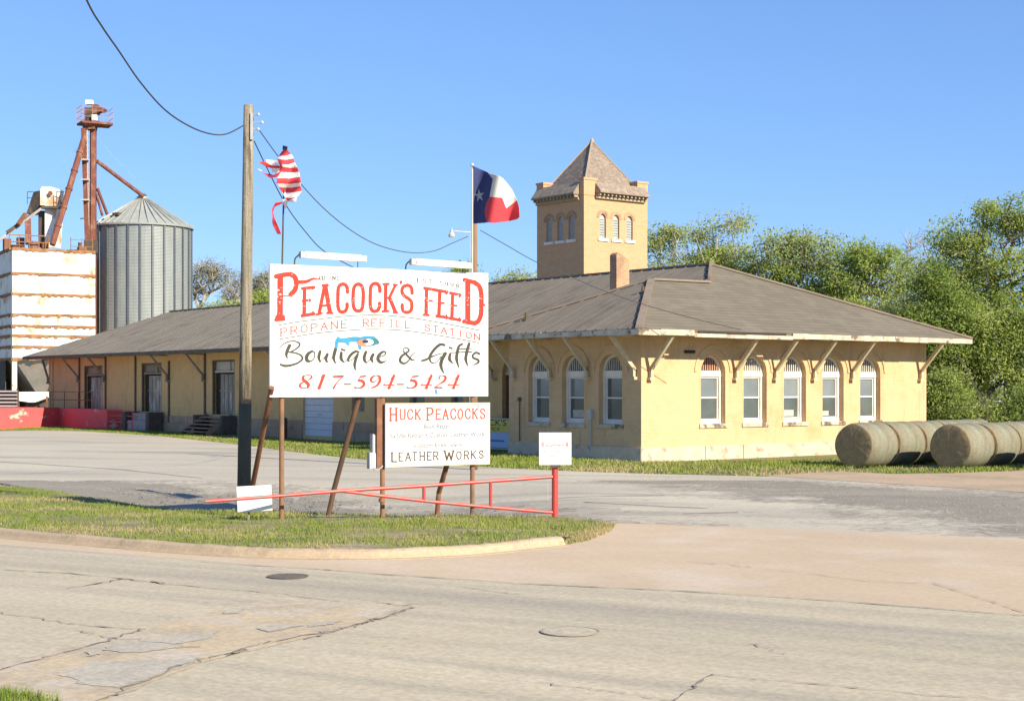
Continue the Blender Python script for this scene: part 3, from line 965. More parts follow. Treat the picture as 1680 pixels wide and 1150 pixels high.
# arched sash windows
def arched_window(o, d, nrm, a, b_, kind='slat', blind=0):
    o, d, nrm = Vector(o), Vector(d), Vector(nrm)
    dep = .29
    pt = lambda x, z, k_=0: o+d*x+Vector((0, 0, z))-nrm*k_
    c, r = (a+b_)/2, (b_-a)/2
    fr_ = MB()
    fw_ = .10
    def vbar(x0, x1, z0, z1, k0, k1):
        fr_.box(pt(x0, z0, k0), d*(x1-x0), -nrm*(k1-k0), (0, 0, z1-z0))
    vbar(a, a+fw_, zs+.10, zsp-.16, dep-.09, dep+.03)
    vbar(b_-fw_, b_, zs+.10, zsp-.16, dep-.09, dep+.03)
    vbar(a, b_, zs, zs+.10, dep-.10, dep+.03)
    vbar(a, b_, zsp-.16, zsp+.04, dep-.11, dep+.03)          # transom
    vbar(a+fw_, b_-fw_, 2.05, 2.10, dep-.04, dep+.02)        # meeting rail
    vbar(a+fw_, b_-fw_, zsp-.22, zsp-.161, dep-.05, dep+.02)
    vbar(a+fw_, b_-fw_, zs+.101, zs+.16, dep-.03, dep+.02)
    vbar(a+fw_, a+fw_+.045, zs+.161, zsp-.221, dep-.03, dep+.02)
    vbar(b_-fw_-.045, b_-fw_, zs+.161, zsp-.221, dep-.03, dep+.02)
    # arched head ring
    n = 14
    R1, R2 = r, r-.09
    hz = (zt-zsp)/r
    for i in range(n):
        a0, a1 = math.pi*i/n, math.pi*(i+1)/n
        q = lambda R_, an: pt(c-R_*math.cos(an), zsp+.04+(R_*math.sin(an))*hz*(1-.04/r), dep-.09)
        ps = [q(R1, a0), q(R1, a1), q(R2, a1), q(R2, a0)]
        fr_.prism(ps, -nrm*.12)
    win = fr_.build('window', M['white_wood'], depot)
    g = MB()
    g.box(pt(a+.05, zs+.05, dep+.0), d*(b_-a-.1), -nrm*.012, (0, 0, 2.07-zs-.05))
    g.build('glass', M['glass'], win)
    g = MB()
    g.box(pt(a+.05, 2.08, dep+.0), d*(b_-a-.1), -nrm*.012, (0, 0, zsp-.2-2.04))
    g.build('glass', M['glass_up'] if a > 1.5 else M['glass'], win)
    if blind:
        g = MB()
        g.box(pt(a+.17, zs+.2, dep-.004), d*(b_-a-.34)*blind, -nrm*.003, (0, 0, .28*blind))
        g.build('paper_notice', M['slat'], win)
    s_ = MB()
    s_.box(pt(a-.08, zs-.14, -.045), d*(b_-a+.16), -nrm*.30, (0, 0, .138))
    s_.build('sill', M['old_white'], win)
    p_ = MB()
    pts_ = [pt(c-R2*math.cos(math.pi*i/n), zsp+.04+R2*math.sin(math.pi*i/n)*hz*.93, dep+.01) for i in range(n+1)]
    p_.prism(pts_, -nrm*.02)
    for i in range(9):
        x = c-R2*.88+R2*1.76*i/8
        hgt = math.sqrt(max(0, R2*R2-(x-c)**2))*hz*.92
        if hgt > .05:
            p_.box(pt(x-.022, zsp+.045, dep-.03), d*.044, -nrm*.03, (0, 0, hgt-.02), 1)
    if kind == 'red':
        p_.build('arch_panel', [M['maroon'], M['red_panel']], win)
    else:
        p_.build('arch_panel', [M['glass'] if kind == 'slat' else M['slat'], M['slat']], win)
    return win
for i, op in enumerate(right_ops):
    arched_window(D(0, 0, 0), V, -U, op[0], op[1], 'red' if i == 0 else ('plain' if i == 1 else 'slat'), (0, 0, .8, .6, 0)[i])
for op in left_ops:
    arched_window(D(0, 0, 0), U, -V, op[0], op[1], 'slat', .9 if op[0] > 2.5 and op[0] < 3 else 0)
# brick arch hoods over the windows, a few mm proud
for (o, d, nrm, ops) in ((D(0, 0, 0), U, -V, left_ops), (D(0, 0, 0), V, -U, right_ops)):
    for op in ops:
        c, r = (op[0]+op[1])/2, (op[1]-op[0])/2
        n = 16
        hd = MB()
        for i in range(n):
            a0, a1 = math.pi*i/n, math.pi*(i+1)/n
            q = lambda rr, an, kk: o+d*(c-rr*math.cos(an))+Vector((0, 0, zsp+rr*math.sin(an)))+nrm*kk
            hd.prism([q(r+.20, a0, .0), q(r+.20, a1, .0), q(r+.32, a1, .0), q(r+.32, a0, .0)], nrm*.035)
        hd.build('arch_moulding', M['plaster'], depot)

# freight doors, roller door, windows
for (o_, (xa, xb, zb, sp, ztop)) in zip(fops, FD):
    a, b_ = o_[0], o_[1]
    O = D(SB, TD, 0)
    pt = lambda x, z, k_=0: O+U*x+Vector((0, 0, z))+V*k_
    m = MB()
    if zb < .5:
        for i in range(10):
            z_ = zb+(ztop-zb)*i/10
            m.box(pt(a, z_, .10+(.012 if i % 2 else 0)), U*(b_-a), V*.05, (0, 0, (ztop-zb)/10-.012))
        m.build('roller_door', M['roller'], depot)
        h_ = MB()
        h_.box(pt((a+b_)/2-.15, zb+.95, .075), U*.3, V*.03, (0, 0, .05))
        h_.build('door_handle', M['grey_box'], depot)
    elif zb > 1.1 or xa > 640:
        m.box(pt(a, zb, .18), U*(b_-a), V*.02, (0, 0, ztop-zb), 1)
        m.box(pt(a, zb, .12), U*(b_-a), V*.05, (0, 0, .08))
        m.box(pt(a, ztop-.1, .12), U*(b_-a), V*.05, (0, 0, .1))
        m.box(pt(a, zb+.081, .12), U*.09, V*.05, (0, 0, ztop-zb-.182))
        m.box(pt(b_-.09, zb+.081, .12), U*.09, V*.05, (0, 0, ztop-zb-.182))
        m.build('window', [M['grey_wood'], M['glass']], depot)
    else:
        # tall double doors under a boarded transom, the far leaf standing back in the dark
        wd_ = b_-a
        m.box(pt(a+wd_*.02, zb, .16), U*wd_*.72, V*.06, (0, 0, (ztop-zb)*.74))
        for k_ in range(4):
            m.box(pt(a+wd_*(.05+.17*k_), zb+.06, .135), U*wd_*.13, V*.03, (0, 0, (ztop-zb)*.70))
        m.box(pt(a+wd_*.0, zb+(ztop-zb)*.42, .11), U*wd_*.74, V*.03, (0, 0, .10))
        dd_ = m.build('freight_door', M['door_f'], depot)
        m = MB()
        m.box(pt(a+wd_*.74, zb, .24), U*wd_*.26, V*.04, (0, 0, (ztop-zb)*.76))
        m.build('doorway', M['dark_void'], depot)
        m = MB()
        zt_ = zb+(ztop-zb)*.76
        m.box(pt(a, zt_+.02, .10), U*wd_, V*.10, (0, 0, .10))
        m.box(pt(a, zt_+.12, .20), U*wd_, V*.04, (0, 0, ztop-zt_-.12))
        m.box(pt(a+wd_*.3, zt_+.14, .12), U*wd_*.35, V*.07, (0, 0, ztop-zt_-.2))
        m.build('transom', M['grey_wood'] if xa < 380 else M['slat'], depot)
        fr_ = MB()
        for (p0, p1) in ((a-.0, a+.09), (b_-.09, b_)):
            fr_.box(pt(p0, zb, .02), U*(p1-p0), V*.085, (0, 0, ztop-zb))
        fr_.box(pt(a+.09, ztop-.09, .02), U*(b_-a-.18), V*.08, (0, 0, .09))
        fr_.build('door_frame', M['brown_trim'], depot)
# arched maroon door in the recess
m = MB()
a, b_ = fops[-1][0], fops[-1][1]
m.box(D(SB+a, TD+.2, .76), U*(b_-a), V*.05, (0, 0, 2.17))
m.build('arched_door', M['maroon'], depot)
m = MB()
c, r = (a+b_)/2, (b_-a)/2
m.prism([D(SB+c-r*math.cos(math.pi*i/10), TD+.2, 2.95+.58*math.sin(math.pi*i/10)) for i in range(11)], V*.05)
m.box(D(SB+a, TD+.14, 2.90), U*(b_-a), V*.1, (0, 0, .08))
m.build('arch_panel', M['slat'], depot)

# drain pipes and pilaster strips along the freight wall
for px in (87, 131, 174, 223, 278, 337):
    m = MB()
    s_ = fs_(px)
    m.box(D(s_-.07, TD-.07, .0 if px == 278 else .4), U*.14, V*.067, (0, 0, WZ-.42))
    m.build('wall_strip', M['brown_trim'] if px != 87 else M['plaster_f'], depot)
m = MB()
s_ = solve_s(971, 0)
m.tube([D(s_, -.06, .1), D(s_, -.06, 1.35)], .022, 6)
m.box(D(s_-.10, -.14, 1.35), U*.2, V*.137, (0, 0, .32))
m.build('meter_box', M['grey_box'], depot)
m = MB()
s_ = solve_s(854, 0)
m.tube([D(s_, -.05, .5), D(s_, -.05, 1.95)], .022, 6)
m.box(D(s_-.05, -.10, 1.93), U*.1, V*.08, (0, 0, .14))
m.build('conduit', M['brown_trim'], depot)
m = MB()
t_ = solve_t(1130, 0)
m.box(D(-.02, t_-.22, 3.57), V*.45, -U*.06, (0, 0, .10))
m.build('wall_vent', M['dark_void'], depot)

# ---- roof
EO, EZ = 1.20, 4.29                                   # overhang, eave height
RZ, RT = 7.06, TW/2
HH, KK = (2.62, 2.9, 6.20), (2.62, 5.75, 6.22)
roof_p = [D(-EO, -EO, EZ), D(-EO, TW+EO, EZ), D(4.26, RT, RZ), D(*KK), D(*HH)]
WE = 8.2
m = MB()
m.prism(roof_p, (0, 0, -.05))
m.build('roof', M['roof'], depot)
def ribs(m, ss, tz0, tz1, sizes=(.035, .04), mi=1, clip=None):
    for s_ in ss:
        p0, p1 = tz0(s_), tz1(s_)
        if p0 is None or p1 is None:
            continue
        m.bar(p0+Vector((0, 0, .02)), p1+Vector((0, 0, .02)), sizes[0], sizes[1], mi=mi)
m = MB()
# cheek (left hip end) with standing seams
E, Vp, Hp = D(-EO, -EO, EZ), D(WE, -EO, EZ), D(*HH)
m.prism([E, Vp, Hp], (0, 0, -.05))
def hip_point(s_):
    if s_ <= 2.62:
        k_ = (s_+EO)/(2.62+EO)
        return E.lerp(Hp, k_)
    k_ = (WE-s_)/(WE-2.62)
    return Vp.lerp(Hp, k_)
ss = [-EO+.5+.52*i for i in range(17)]
ribs(m, ss, lambda s_: D(s_, -EO, EZ), lambda s_: hip_point(s_))
# back of the wing
m.prism([D(WE, -EO, EZ-.003), D(2.62, 2.9, 6.197), D(2.62, RT, 6.197), D(WE, RT, EZ-.003)], (0, 0, -.05))
m.build('roof', [M['seam_roof'], M['seam']], depot)
m = MB()
# long freight roof
ET = TD-EO
MS = (RZ-EZ)/(RT-ET)
SE = SL+EO
RE = 50.9
Kp = D(2.55, 5.70, RZ-MS*(RT-5.70))
m.prism([D(4.20, RT, RZ), Kp, D(WE-.3, ET, EZ), D(SE, ET, EZ), D(RE, RT, RZ)], (0, 0, -.05))
m.prism([D(SE, ET, EZ), D(SE, TW-ET, EZ), D(RE, RT, RZ)], (0, 0, -.05))
m.prism([D(4.20, RT, RZ), D(RE, RT, RZ), D(SE, TW-ET, EZ), D(WE, TW-ET, EZ)], (0, 0, -.05))
m.prism([D(-EO, TW+EO, EZ), D(4.26, RT, RZ), D(WE, RT, RZ-1.2), D(WE, TW+EO, EZ)], (0, 0, -.05))
def mtop(s_):
    if s_ < 4.2:
        k_ = (s_-2.55)/(4.2-2.55)
        return Kp.lerp(D(4.2, RT, RZ), k_)
    if s_ > RE:
        return D(RE, RT, RZ).lerp(D(SE, ET, EZ), (s_-RE)/(SE-RE))
    return D(s_, RT, RZ)
def mbot(s_):
    if s_ < WE:
        return Kp.lerp(D(WE-.3, ET, EZ), (s_-2.55)/(WE-2.55))
    return D(s_, ET, EZ)
ribs(m, [2.9+.62*i for i in range(30)], mbot, mtop)
ribs(m, [2.9+.62*i for i in range(30, 86)], mbot, mtop, sizes=(.02, .02), mi=0)
m.build('roof', [M['seam_roof'], M['seam']], depot)
# ridge caps and rake edge
m = MB()
for p, q in ((D(-EO, -EO, EZ), Hp), (D(*HH), D(*KK)), (D(4.26, RT, RZ), D(-EO, TW+EO, EZ)), (D(4.2, RT, RZ), D(RE, RT, RZ)), (Hp, Vp)):
    m.bar(p+Vector((0, 0, .02)), q+Vector((0, 0, .02)), .24, .07)
m.bar(D(4.22, RT, RZ-.02), Kp-Vector((0, 0, .02)), .10, .22)
m.build('ridge_cap', M['ridge'], depot)
# soffit
m = MB()
m.prism([D(-EO+.03, -EO+.03, EZ-.07), D(-EO+.03, TW+EO-.03, EZ-.07), D(WE-.05, TW+EO-.03, EZ-.07), D(WE-.05, -EO+.03, EZ-.07)], (0, 0, -.015))
m.prism([D(WE-.04, ET+.03, EZ-.07), D(WE-.04, TW-ET-.03, EZ-.07), D(SE-.03, TW-ET-.03, EZ-.07), D(SE-.03, ET+.03, EZ-.07)], (0, 0, -.015))
m.build('soffit', M['bracket'], depot)
# fascia boards: weathered white on the end block (with a sagging broken stretch), dark on the freight side
def fascia(p, q, nrm, z0, z1, m_, seg=1.2, jit=.012, skip=()):
    p, q = Vector(p), Vector(q)
    L = (q-p).length
    d = (q-p).normalized()
    x = 0
    i = 0
    while x < L-.02:
        l = min(seg*random.uniform(.6, 1.5), L-x)
        if L-x-l < .3:
            l = L-x
        zz0, zz1 = z0+random.uniform(-jit, jit), z1+random.uniform(-jit, jit)
        for (a, b_, dz) in skip:
            if x+l/2 > a and x+l/2 < b_:
                zz1 -= dz
                zz0 -= dz*.25
        m_.box(p+d*(x+.004)+nrm*random.uniform(0, .008)+Vector((0, 0, zz0)), d*(l-.008), nrm*.035, (0, 0, zz1-zz0))
        x += l
m = MB()
fascia(D(-EO, -EO-.03, 0), D(-EO, TW+EO, 0), -U, 4.09, 4.275, m, skip=[(2.4, 6.7, .10)])
m.build('fascia', M['old_white'], depot)
m = MB()
fascia(D(-EO, -EO, 0), D(WE, -EO, 0), -V, 4.10, 4.275, m, .9)
m.build('fascia', M['old_white'], depot)
m = MB()
fascia(D(WE, ET, 0), D(SE, ET, 0), -V, 4.10, 4.275, m, 3)
fascia(D(WE, -EO, 0), D(WE, ET, 0), U, 4.10, 4.275, m, 3)
m.build('fascia', M['brown_trim'], depot)
# dark gap above the sagging fascia
m = MB()
m.box(D(-EO-.012, 1.4, 4.15), V*4.2, -U*.02, (0, 0, .12))
m.build('eave_gap', M['dark_void'], depot)

def bracket(base, top, wall_dir, mt, w=.11, tall=False):
    m_ = MB()
    b0, t0 = Vector(base), Vector(top)
    m_.bar(b0, t0, w, w*1.1)
    hz_ = Vector((b0.x, b0.y, t0.z))
    m_.bar(hz_, t0+(t0-hz_)*.06, w*.8, .07)
    m_.box(b0-wall_dir*w/2+Vector((0, 0, -.24)), wall_dir*w, (hz_-t0).normalized()*-.10, (0, 0, .36))
    m_.cbox(b0+Vector((0, 0, -.32)), .2, .2, .10, TA)
    return m_.build('eave_bracket', mt, depot)
for px in (1065, 1205, 1270, 1333, 1396, 1508):
    t_ = solve_t(px, 0)
    bracket(D(-.06, t_, 2.98), D(-EO+.10, t_, 4.10), V, M['bracket'])
bracket(D(-.06, TW-.06, 2.98), D(-EO+.10, TW+.30, 4.10), V, M['bracket']) if False else None
for px in (1043, 966, 905, 845):
    s_ = solve_s(px, 0)
    bracket(D(s_, -.06, 3.0), D(s_, -EO+.12, 4.10), U, M['bracket'])
for px in (131, 174, 278, 337, 470, 560, 640, 740, 812):
    s_ = fs_(px)
    bracket(D(s_, TD-.12, 3.0), D(s_, ET+.10, 4.10), U, M['bracket'] if px > 400 else M['grey_wood'], .09)
bracket(D(SL-.05, TD-.06, 2.9), D(SL+.9, TD-.06, 4.10), V, M['grey_wood'], .10)
# chimney
ch = MB()
cp = D(4.55, 3.0, 0)
ch.box(cp+Vector((0, 0, 4.9)), V*.62, U*.36, (0, 0, 2.05))
ch.prism([cp+Vector((0, 0, 6.951)), cp+V*.62+Vector((0, 0, 6.951)), cp+V*.62+Vector((0, 0, 7.04)), cp+V*.10+Vector((0, 0, 7.30)), cp+Vector((0, 0, 7.22))], U*.36)
ch.build('chimney', M['chimney'], depot)
for (s_, t_, h_) in ((5.9, -.1, .3), (1.75, 1.7, .25)):
    m = MB()
    z_ = EZ+.46*(t_+EO)
    m.tube([D(s_, t_, z_-.1), D(s_, t_, z_+h_)], .05, 8)
    m.build('vent_pipe', M['brown_trim'], depot)

# ---------------------------------------------------------------- banner, steps, dock by the freight wall
def text_mesh(txt, size=1.0):
    cu = bpy.data.curves.new('lettering', 'FONT')
    cu.body = txt
    cu.size = size
    cu.resolution_u = 3
    o = bpy.data.objects.new('lettering', cu)
    C.objects.link(o)
    bpy.context.view_layer.update()
    me = bpy.data.meshes.new_from_object(o.evaluated_get(bpy.context.evaluated_depsgraph_get()))
    vs_ = [v.co.copy() for v in me.vertices]
    fs = [tuple(p.vertices) for p in me.polygons]
    bpy.data.objects.remove(o)
    bpy.data.curves.remove(cu)
    bpy.data.meshes.remove(me)
    return vs_, fs

def put_text(m, txt, o, d, up, nrm, w, h, mi=0, cond=True):
    """text fitted in a w x h box whose lower left corner is o"""
    vs_, fs = text_mesh(txt)
    x0, x1 = min(v.x for v in vs_), max(v.x for v in vs_)
    y0, y1 = min(v.y for v in vs_), max(v.y for v in vs_)
    m.add([Vector(o)+Vector(d)*((v.x-x0)/(x1-x0)*w)+Vector(up)*((v.y-y0)/(y1-y0)*h)+Vector(nrm)*.004 for v in vs_], fs, mi)

bt = TD-.35
sa, sb = solve_s(836, bt), solve_s(752, bt)
bo = D(sb, bt, 0)
ban = thing('banner', 'yellow and pale blue vinyl banner in the recess right of the leather sign', 'banner', bo)
wdt = sb-sa
dd = -U
z_b = lambda py: 2.5-(py-632)/F*(D(sa, bt, 0).y)
m = MB()
m.box(bo+Vector((0, 0, z_b(710))), dd*wdt, V*.02, (0, 0, z_b(688)-z_b(710)))
m.build('upper_panel', M['yellow_vinyl'], ban)
m = MB()
m.box(bo+Vector((0, 0, z_b(735))), dd*wdt, V*.02, (0, 0, z_b(710)-z_b(735)-.005))
m.build('lower_panel', M['blue_vinyl'], ban)
m = MB()
for zz in (z_b(687.5), z_b(737)):
    m.bar(bo+Vector((0, 0, zz)), bo+dd*wdt+Vector((0, 0, zz)), .05, .05)
for q in (bo, bo+dd*wdt):
    m.bar(q+Vector((0, 0, 0)), q+Vector((0, 0, z_b(686.5))), .05, .05)
m.build('frame', M['pale_steel'], ban)
m = MB()
put_text(m, "PEACOCK'S", bo+dd*(wdt*.06)+Vector((0, 0, z_b(699))), dd, ZV, -V, wdt*.88, .24)
put_text(m, "FEED SERVICE", bo+dd*(wdt*.14)+Vector((0, 0, z_b(707))), dd, ZV, -V, wdt*.68, .13)
m.build('lettering', M['black_paint'], ban)
m = MB()
m.box(bo+dd*wdt*.2-V*.004+Vector((0, 0, z_b(725.5))), dd*wdt*.7, V*.003, (0, 0, .07))
m.box(bo+dd*wdt*.2-V*.004+Vector((0, 0, z_b(730.5))), dd*wdt*.4, V*.003, (0, 0, .04))
m.build('stripe', M['blue_ink'], ban)

# timber steps up to the nearest freight door
s1 = fs_(383)
s0 = fs_(349)
so = D(s0, TD-.1, 0)
st = thing('wooden_steps', 'weathered wooden steps up to the freight door beside the pole', 'steps', so)
for i in range(5):
    m = MB()
    m.box(D(s1-.3, TD-.30-.28*(4-i)-.05, .18+.17*i), U*(s0-s1+.5), -V*.30, (0, 0, .05))
    m.build('tread', M['timber'], st)
for s_ in (s1-.3, s0+.14):
    m = MB()
    m.bar(D(s_, TD-1.62, .08), D(s_, TD-.2, 1.0), .05, .24)
    m.build('stringer', M['timber'], st)
for s_ in (s1-.42, s0+.32):
    m = MB()
    m.box(D(s_-.1, TD-.9, 0), U*.2, V*.8, (0, 0, 1.0))
    m.build('side_block', M['steel_dark'], st)
s1, s0 = fs_(264), fs_(233)
ls = thing('loading_step', 'grey concrete loading step between dark timbers under the middle freight door', 'loading step', D(s1, TD-.1, 0))
m = MB()
m.box(D(s1, TD-.85, 0), U*(s0-s1), V*.74, (0, 0, .58))
m.box(D(s1+.1, TD-.6, .582), U*(s0-s1-.2), V*.49, (0, 0, .40))
m.build('block', M['concrete'], ls)
for s_ in (s1-.5, s0+.12):
    m = MB()
    m.box(D(s_, TD-.95, 0), U*.38, V*.84, (0, 0, 1.05))
    m.build('bumper', M['steel_dark'], ls)
# low bollard by the roller door
s_ = fs_(482)
m = MB()
m.tube([D(s_, TD-.5, -.02), D(s_, TD-.5, .95), D(s_, TD-.5, 1.0)], [.14, .14, .10], 12)
bl = tag(m.build('bollard', M['steel_dark']), 'dark stub bollard against the wall left of the roller door', 'bollard')
set_origin(bl, D(s_, TD-.5, 0))

# red loading dock: one arm beside the wall, one towards the street
K1 = G(97, 700)
K1.z = 0
dk = thing('loading_dock', 'long low red painted loading dock at the left end of the depot', 'loading dock', K1)
k2 = Vector((-30.2, 84.3, 0))
d1 = (k2-K1).normalized()
n1 = Vector((d1.y, -d1.x, 0))
if n1.x > 0:
    n1 = -n1
m = MB()
m.box(K1+Vector((0, 0, -.05)), (k2-K1), n1*9, (0, 0, 1.22))
m.build('ramp_wall', M['dock_red'], dk)
dend = D(fs_(200), TD-.9, 0)
m = MB()
dv = dend-K1
m.box(K1+dv.normalized()*.02+Vector((0, 0, -.05)), dv, U*0+V*2.3, (0, 0, 1.18))
m.build('platform', M['dock_red'], dk)
# pipe railing on the dock
m = MB()
def rail(m, a, b_, z0, hs, posts, r=.025):
    a, b_ = Vector(a), Vector(b_)
    for h_ in hs:
        m.tube([a+Vector((0, 0, z0+h_)), b_+Vector((0, 0, z0+h_))], r, 6)
    for i in range(posts):
        p = a.lerp(b_, i/(posts-1))
        m.tube([p+Vector((0, 0, z0)), p+Vector((0, 0, z0+hs[-1]))], r, 6)
rail(m, K1+dv*.02+V*.3+Vector((-1.0, .5, 0)), K1+dv*.62+V*.3, 1.13, (.5, .98), 4)
m.build('railing', M['rust'], dk)
m = MB()
rail(m, dend+V*.1, dend+dv.normalized()*3.4+V*.1, 0, (.45, .8, 1.12), 3, .03)
m.build('ramp_railing', M['dock_red'], dk)
# stacked livestock panel on the dock
pz = 1.175
pc = P(11, 670, 91)
lp = thing('livestock_panel', 'blue grey slatted livestock panel standing on the red dock', 'livestock panel', (pc.x, pc.y, pz))
m = MB()
for i in range(5):
    m.box(Vector((pc.x-.62, pc.y, pz+.04+.22*i)), (1.25, 0, 0), (0, .05, 0), (0, 0, .08))
m.build('slats', M['blind'], lp)
m = MB()
for x in (-.64, .56):
    m.box(Vector((pc.x+x, pc.y+.06, pz)), (.08, 0, 0), (0, .06, 0), (0, 0, 1.14))
m.build('posts', M['steel_dark'], lp)
m = MB()
m.box(Vector((pc.x-.6, pc.y+.13, pz+.02)), (1.2, 0, 0), (0, .3, 0), (0, 0, 1.0))
m.build('crate', M['steel_dark'], lp)

# ---------------------------------------------------------------- brick tower beyond the depot
TY = 88.0
T0 = Vector(((958-CX)/F*TY, TY, 0))
tow = thing('brick_tower', 'square buff brick tower with pyramid roof rising behind the depot', 'tower', T0)
wl, wr = .0493*TY, .0569*TY
def T(s, t, z):
    return T0+U*s+V*t+Vector((0, 0, z))
tz = lambda py, Y=TY: H+(HY-py)/F*Y
WT = tz(328)
ops_r = []
for px in (989, 1011, 1033):
    k_ = (px-CX)/F
    t_ = (k_*TY-T0.x)/(V.x-k_*V.y)
    ops_r.append((t_-.25, t_+.25, tz(397, 90), tz(361, 90), tz(354, 90)))
ops_l = []
for px in (901, 919, 937.5):
    k_ = (px-CX)/F
    s_ = (T0.x-k_*TY)/(k_*U.y-U.x)
    ops_l.append((s_-.27, s_+.27, tz(399, 90), tz(363, 90), tz(356, 90)))
m = MB()
facade(m, T(0, 0, 0), V, -U, wr, 0, WT+.8, ops_r, .18)
facade(m, T(0, 0, 0), U, -V, wl, 0, WT+.8, ops_l, .18)
m.poly([T(wl, 0, 0), T(wl, wr, 0), T(wl, wr, WT+.8), T(wl, 0, WT+.8)])
m.poly([T(0, wr, 0), T(wl, wr, 0), T(wl, wr, WT+.8), T(0, wr, WT+.8)])
m.poly([T(0.01, 0.01, WT+.79), T(wl-.01, 0.01, WT+.79), T(wl-.01, wr-.01, WT+.79), T(.01, wr-.01, WT+.79)])
m.build('wall', M['tower_brick'], tow)
for (ops, d, nrm) in ((ops_r, V, -U), (ops_l, U, -V)):
    for i, op in enumerate(ops):
        m = MB()
        n = 10
        c, r = (op[0]+op[1])/2, (op[1]-op[0])/2
        zl = op[2]+.12
        ps = [T0+d*(op[0])-nrm*.13+Vector((0, 0, zl)), T0+d*op[1]-nrm*.13+Vector((0, 0, zl))]
        ps += [T0+d*(c+r*math.cos(math.pi*k_/n))-nrm*.13+Vector((0, 0, op[3]+(op[4]-op[3])*math.sin(math.pi*k_/n))) for k_ in range(n+1)]
        m.prism(ps, -nrm*.03)
        for k_ in range(8):
            z_ = zl+.05+(op[3]-zl)*k_/8
            m.box(T0+d*(op[0]+.04)-nrm*.085+Vector((0, 0, z_)), d*(op[1]-op[0]-.08), -nrm*.03, (0, 0, .07))
        wv = m.build('window', M['blind'], tow)
        if d is U:
            wv['label'] = 'louvred window on the shaded side'
        s_ = MB()
        s_.box(T0+d*(op[0]-.14)+nrm*.08+Vector((0, 0, op[2]-.06)), d*(op[1]-op[0]+.28), -nrm*.22, (0, 0, .17))
        s_.build('sill', M['white_wood'], wv)
for (ops, d, nrm) in ((ops_r, V, -U), (ops_l, U, -V)):
    for op in ops:
        m = MB()
        c, r = (op[0]+op[1])/2, (op[1]-op[0])/2
        n = 10
        for i in range(n):
            a0, a1 = math.pi*i/n, math.pi*(i+1)/n
            q = lambda rr, an: T0+d*(c-rr*math.cos(an))+Vector((0, 0, op[3]+rr*math.sin(an)))+nrm*.0
            m.prism([q(r+.06, a0), q(r+.06, a1), q(r+.22, a1), q(r+.22, a0)], nrm*.03)
        m.build('arch_moulding', M['chimney'], tow)
# corner posts (parapet)
for (s_, t_, a, b_, zt_) in ((0, 0, .42, .95, tz(291)), (wl-.62, .0, .62, .8, tz(304, 91.4)+.1), (0, wr-.80, .7, .80, tz(299, 91)+.0), (wl-.6, wr-.6, .6, .6, tz(300, 93))):
    m = MB()
    z0_ = WT+.3
    m.box(T(s_-.03, t_-.03, z0_), U*(a+.03), V*(b_+.03), (0, 0, zt_-z0_-.12))
    m.box(T(s_-.07, t_-.07, zt_-.118), U*(a+.12), V*(b_+.12), (0, 0, .12))
    m.build('corner_post', M['tower_brick'], tow)
# pyramid roof
ap = T(wl/2, wr/2, tz(232, 91.2))
ez = tz(312, 90)
m = MB()
bs = [T(.30, .30, ez), T(wl-.3, .30, ez), T(wl-.3, wr-.3, ez), T(.30, wr-.3, ez)]
for i in range(4):
    p, q = bs[i], bs[(i+1) % 4]
    for k_ in range(36):                                # courses of shingles, each lapping the next
        a0, a1 = k_/36, (k_+1)/36
        n_ = (q-p).cross(ap-p).normalized()
        if n_.z < 0:
            n_ = -n_
        m.poly([p.lerp(ap, a0)+n_*.012, q.lerp(ap, a0)+n_*.012, q.lerp(ap, a1), p.lerp(ap, a1)])
m.build('roof', M['tower_roof'], tow)
m = MB()
for i in range(4):
    m.bar(bs[i]+Vector((0, 0, .03)), ap+Vector((0, 0, .05)), .09, .06)
m.lathe(ap-Vector((0, 0, .1)), [(.14, 0), (.12, .15), (.03, .3), (.001, .3)], 8)
m.build('hip_cap', M['tower_wood'], tow)
# hoods with brackets between the posts
for (d, nrm, a, b_, zt_, zb_) in ((V, -U, .85, wr-.25, tz(307, 89.5), tz(326, 89.5)), (U, -V, .35, wl-.05, tz(309, 90), tz(331, 90))):
    m = MB()
    o = T0
    e = .50
    z1_, z2_ = zt_, zb_
    p0 = [o+d*a+nrm*.0+Vector((0, 0, z1_+.16)), o+d*a+nrm*e+Vector((0, 0, z2_+.30)), o+d*a+nrm*e+Vector((0, 0, z2_+.20)), o+d*a+nrm*.0+Vector((0, 0, z2_+.20))]
    m.prism(p0, d*(b_-a))
    m.build('hood', M['tower_roof'], tow)
    m = MB()
    nb = 13
    for i in range(nb):
        x = a+.06+(b_-a-.22)*i/(nb-1)
        m.box(o+d*x+nrm*(e-.12)+Vector((0, 0, z2_+.05)), d*.10, -nrm*(e-.12), (0, 0, .147))
    m.box(o+d*a+nrm*.16+Vector((0, 0, z2_-.10)), d*(b_-a), -nrm*.158, (0, 0, .148))
    m.build('dentils', M['tower_wood'], tow)

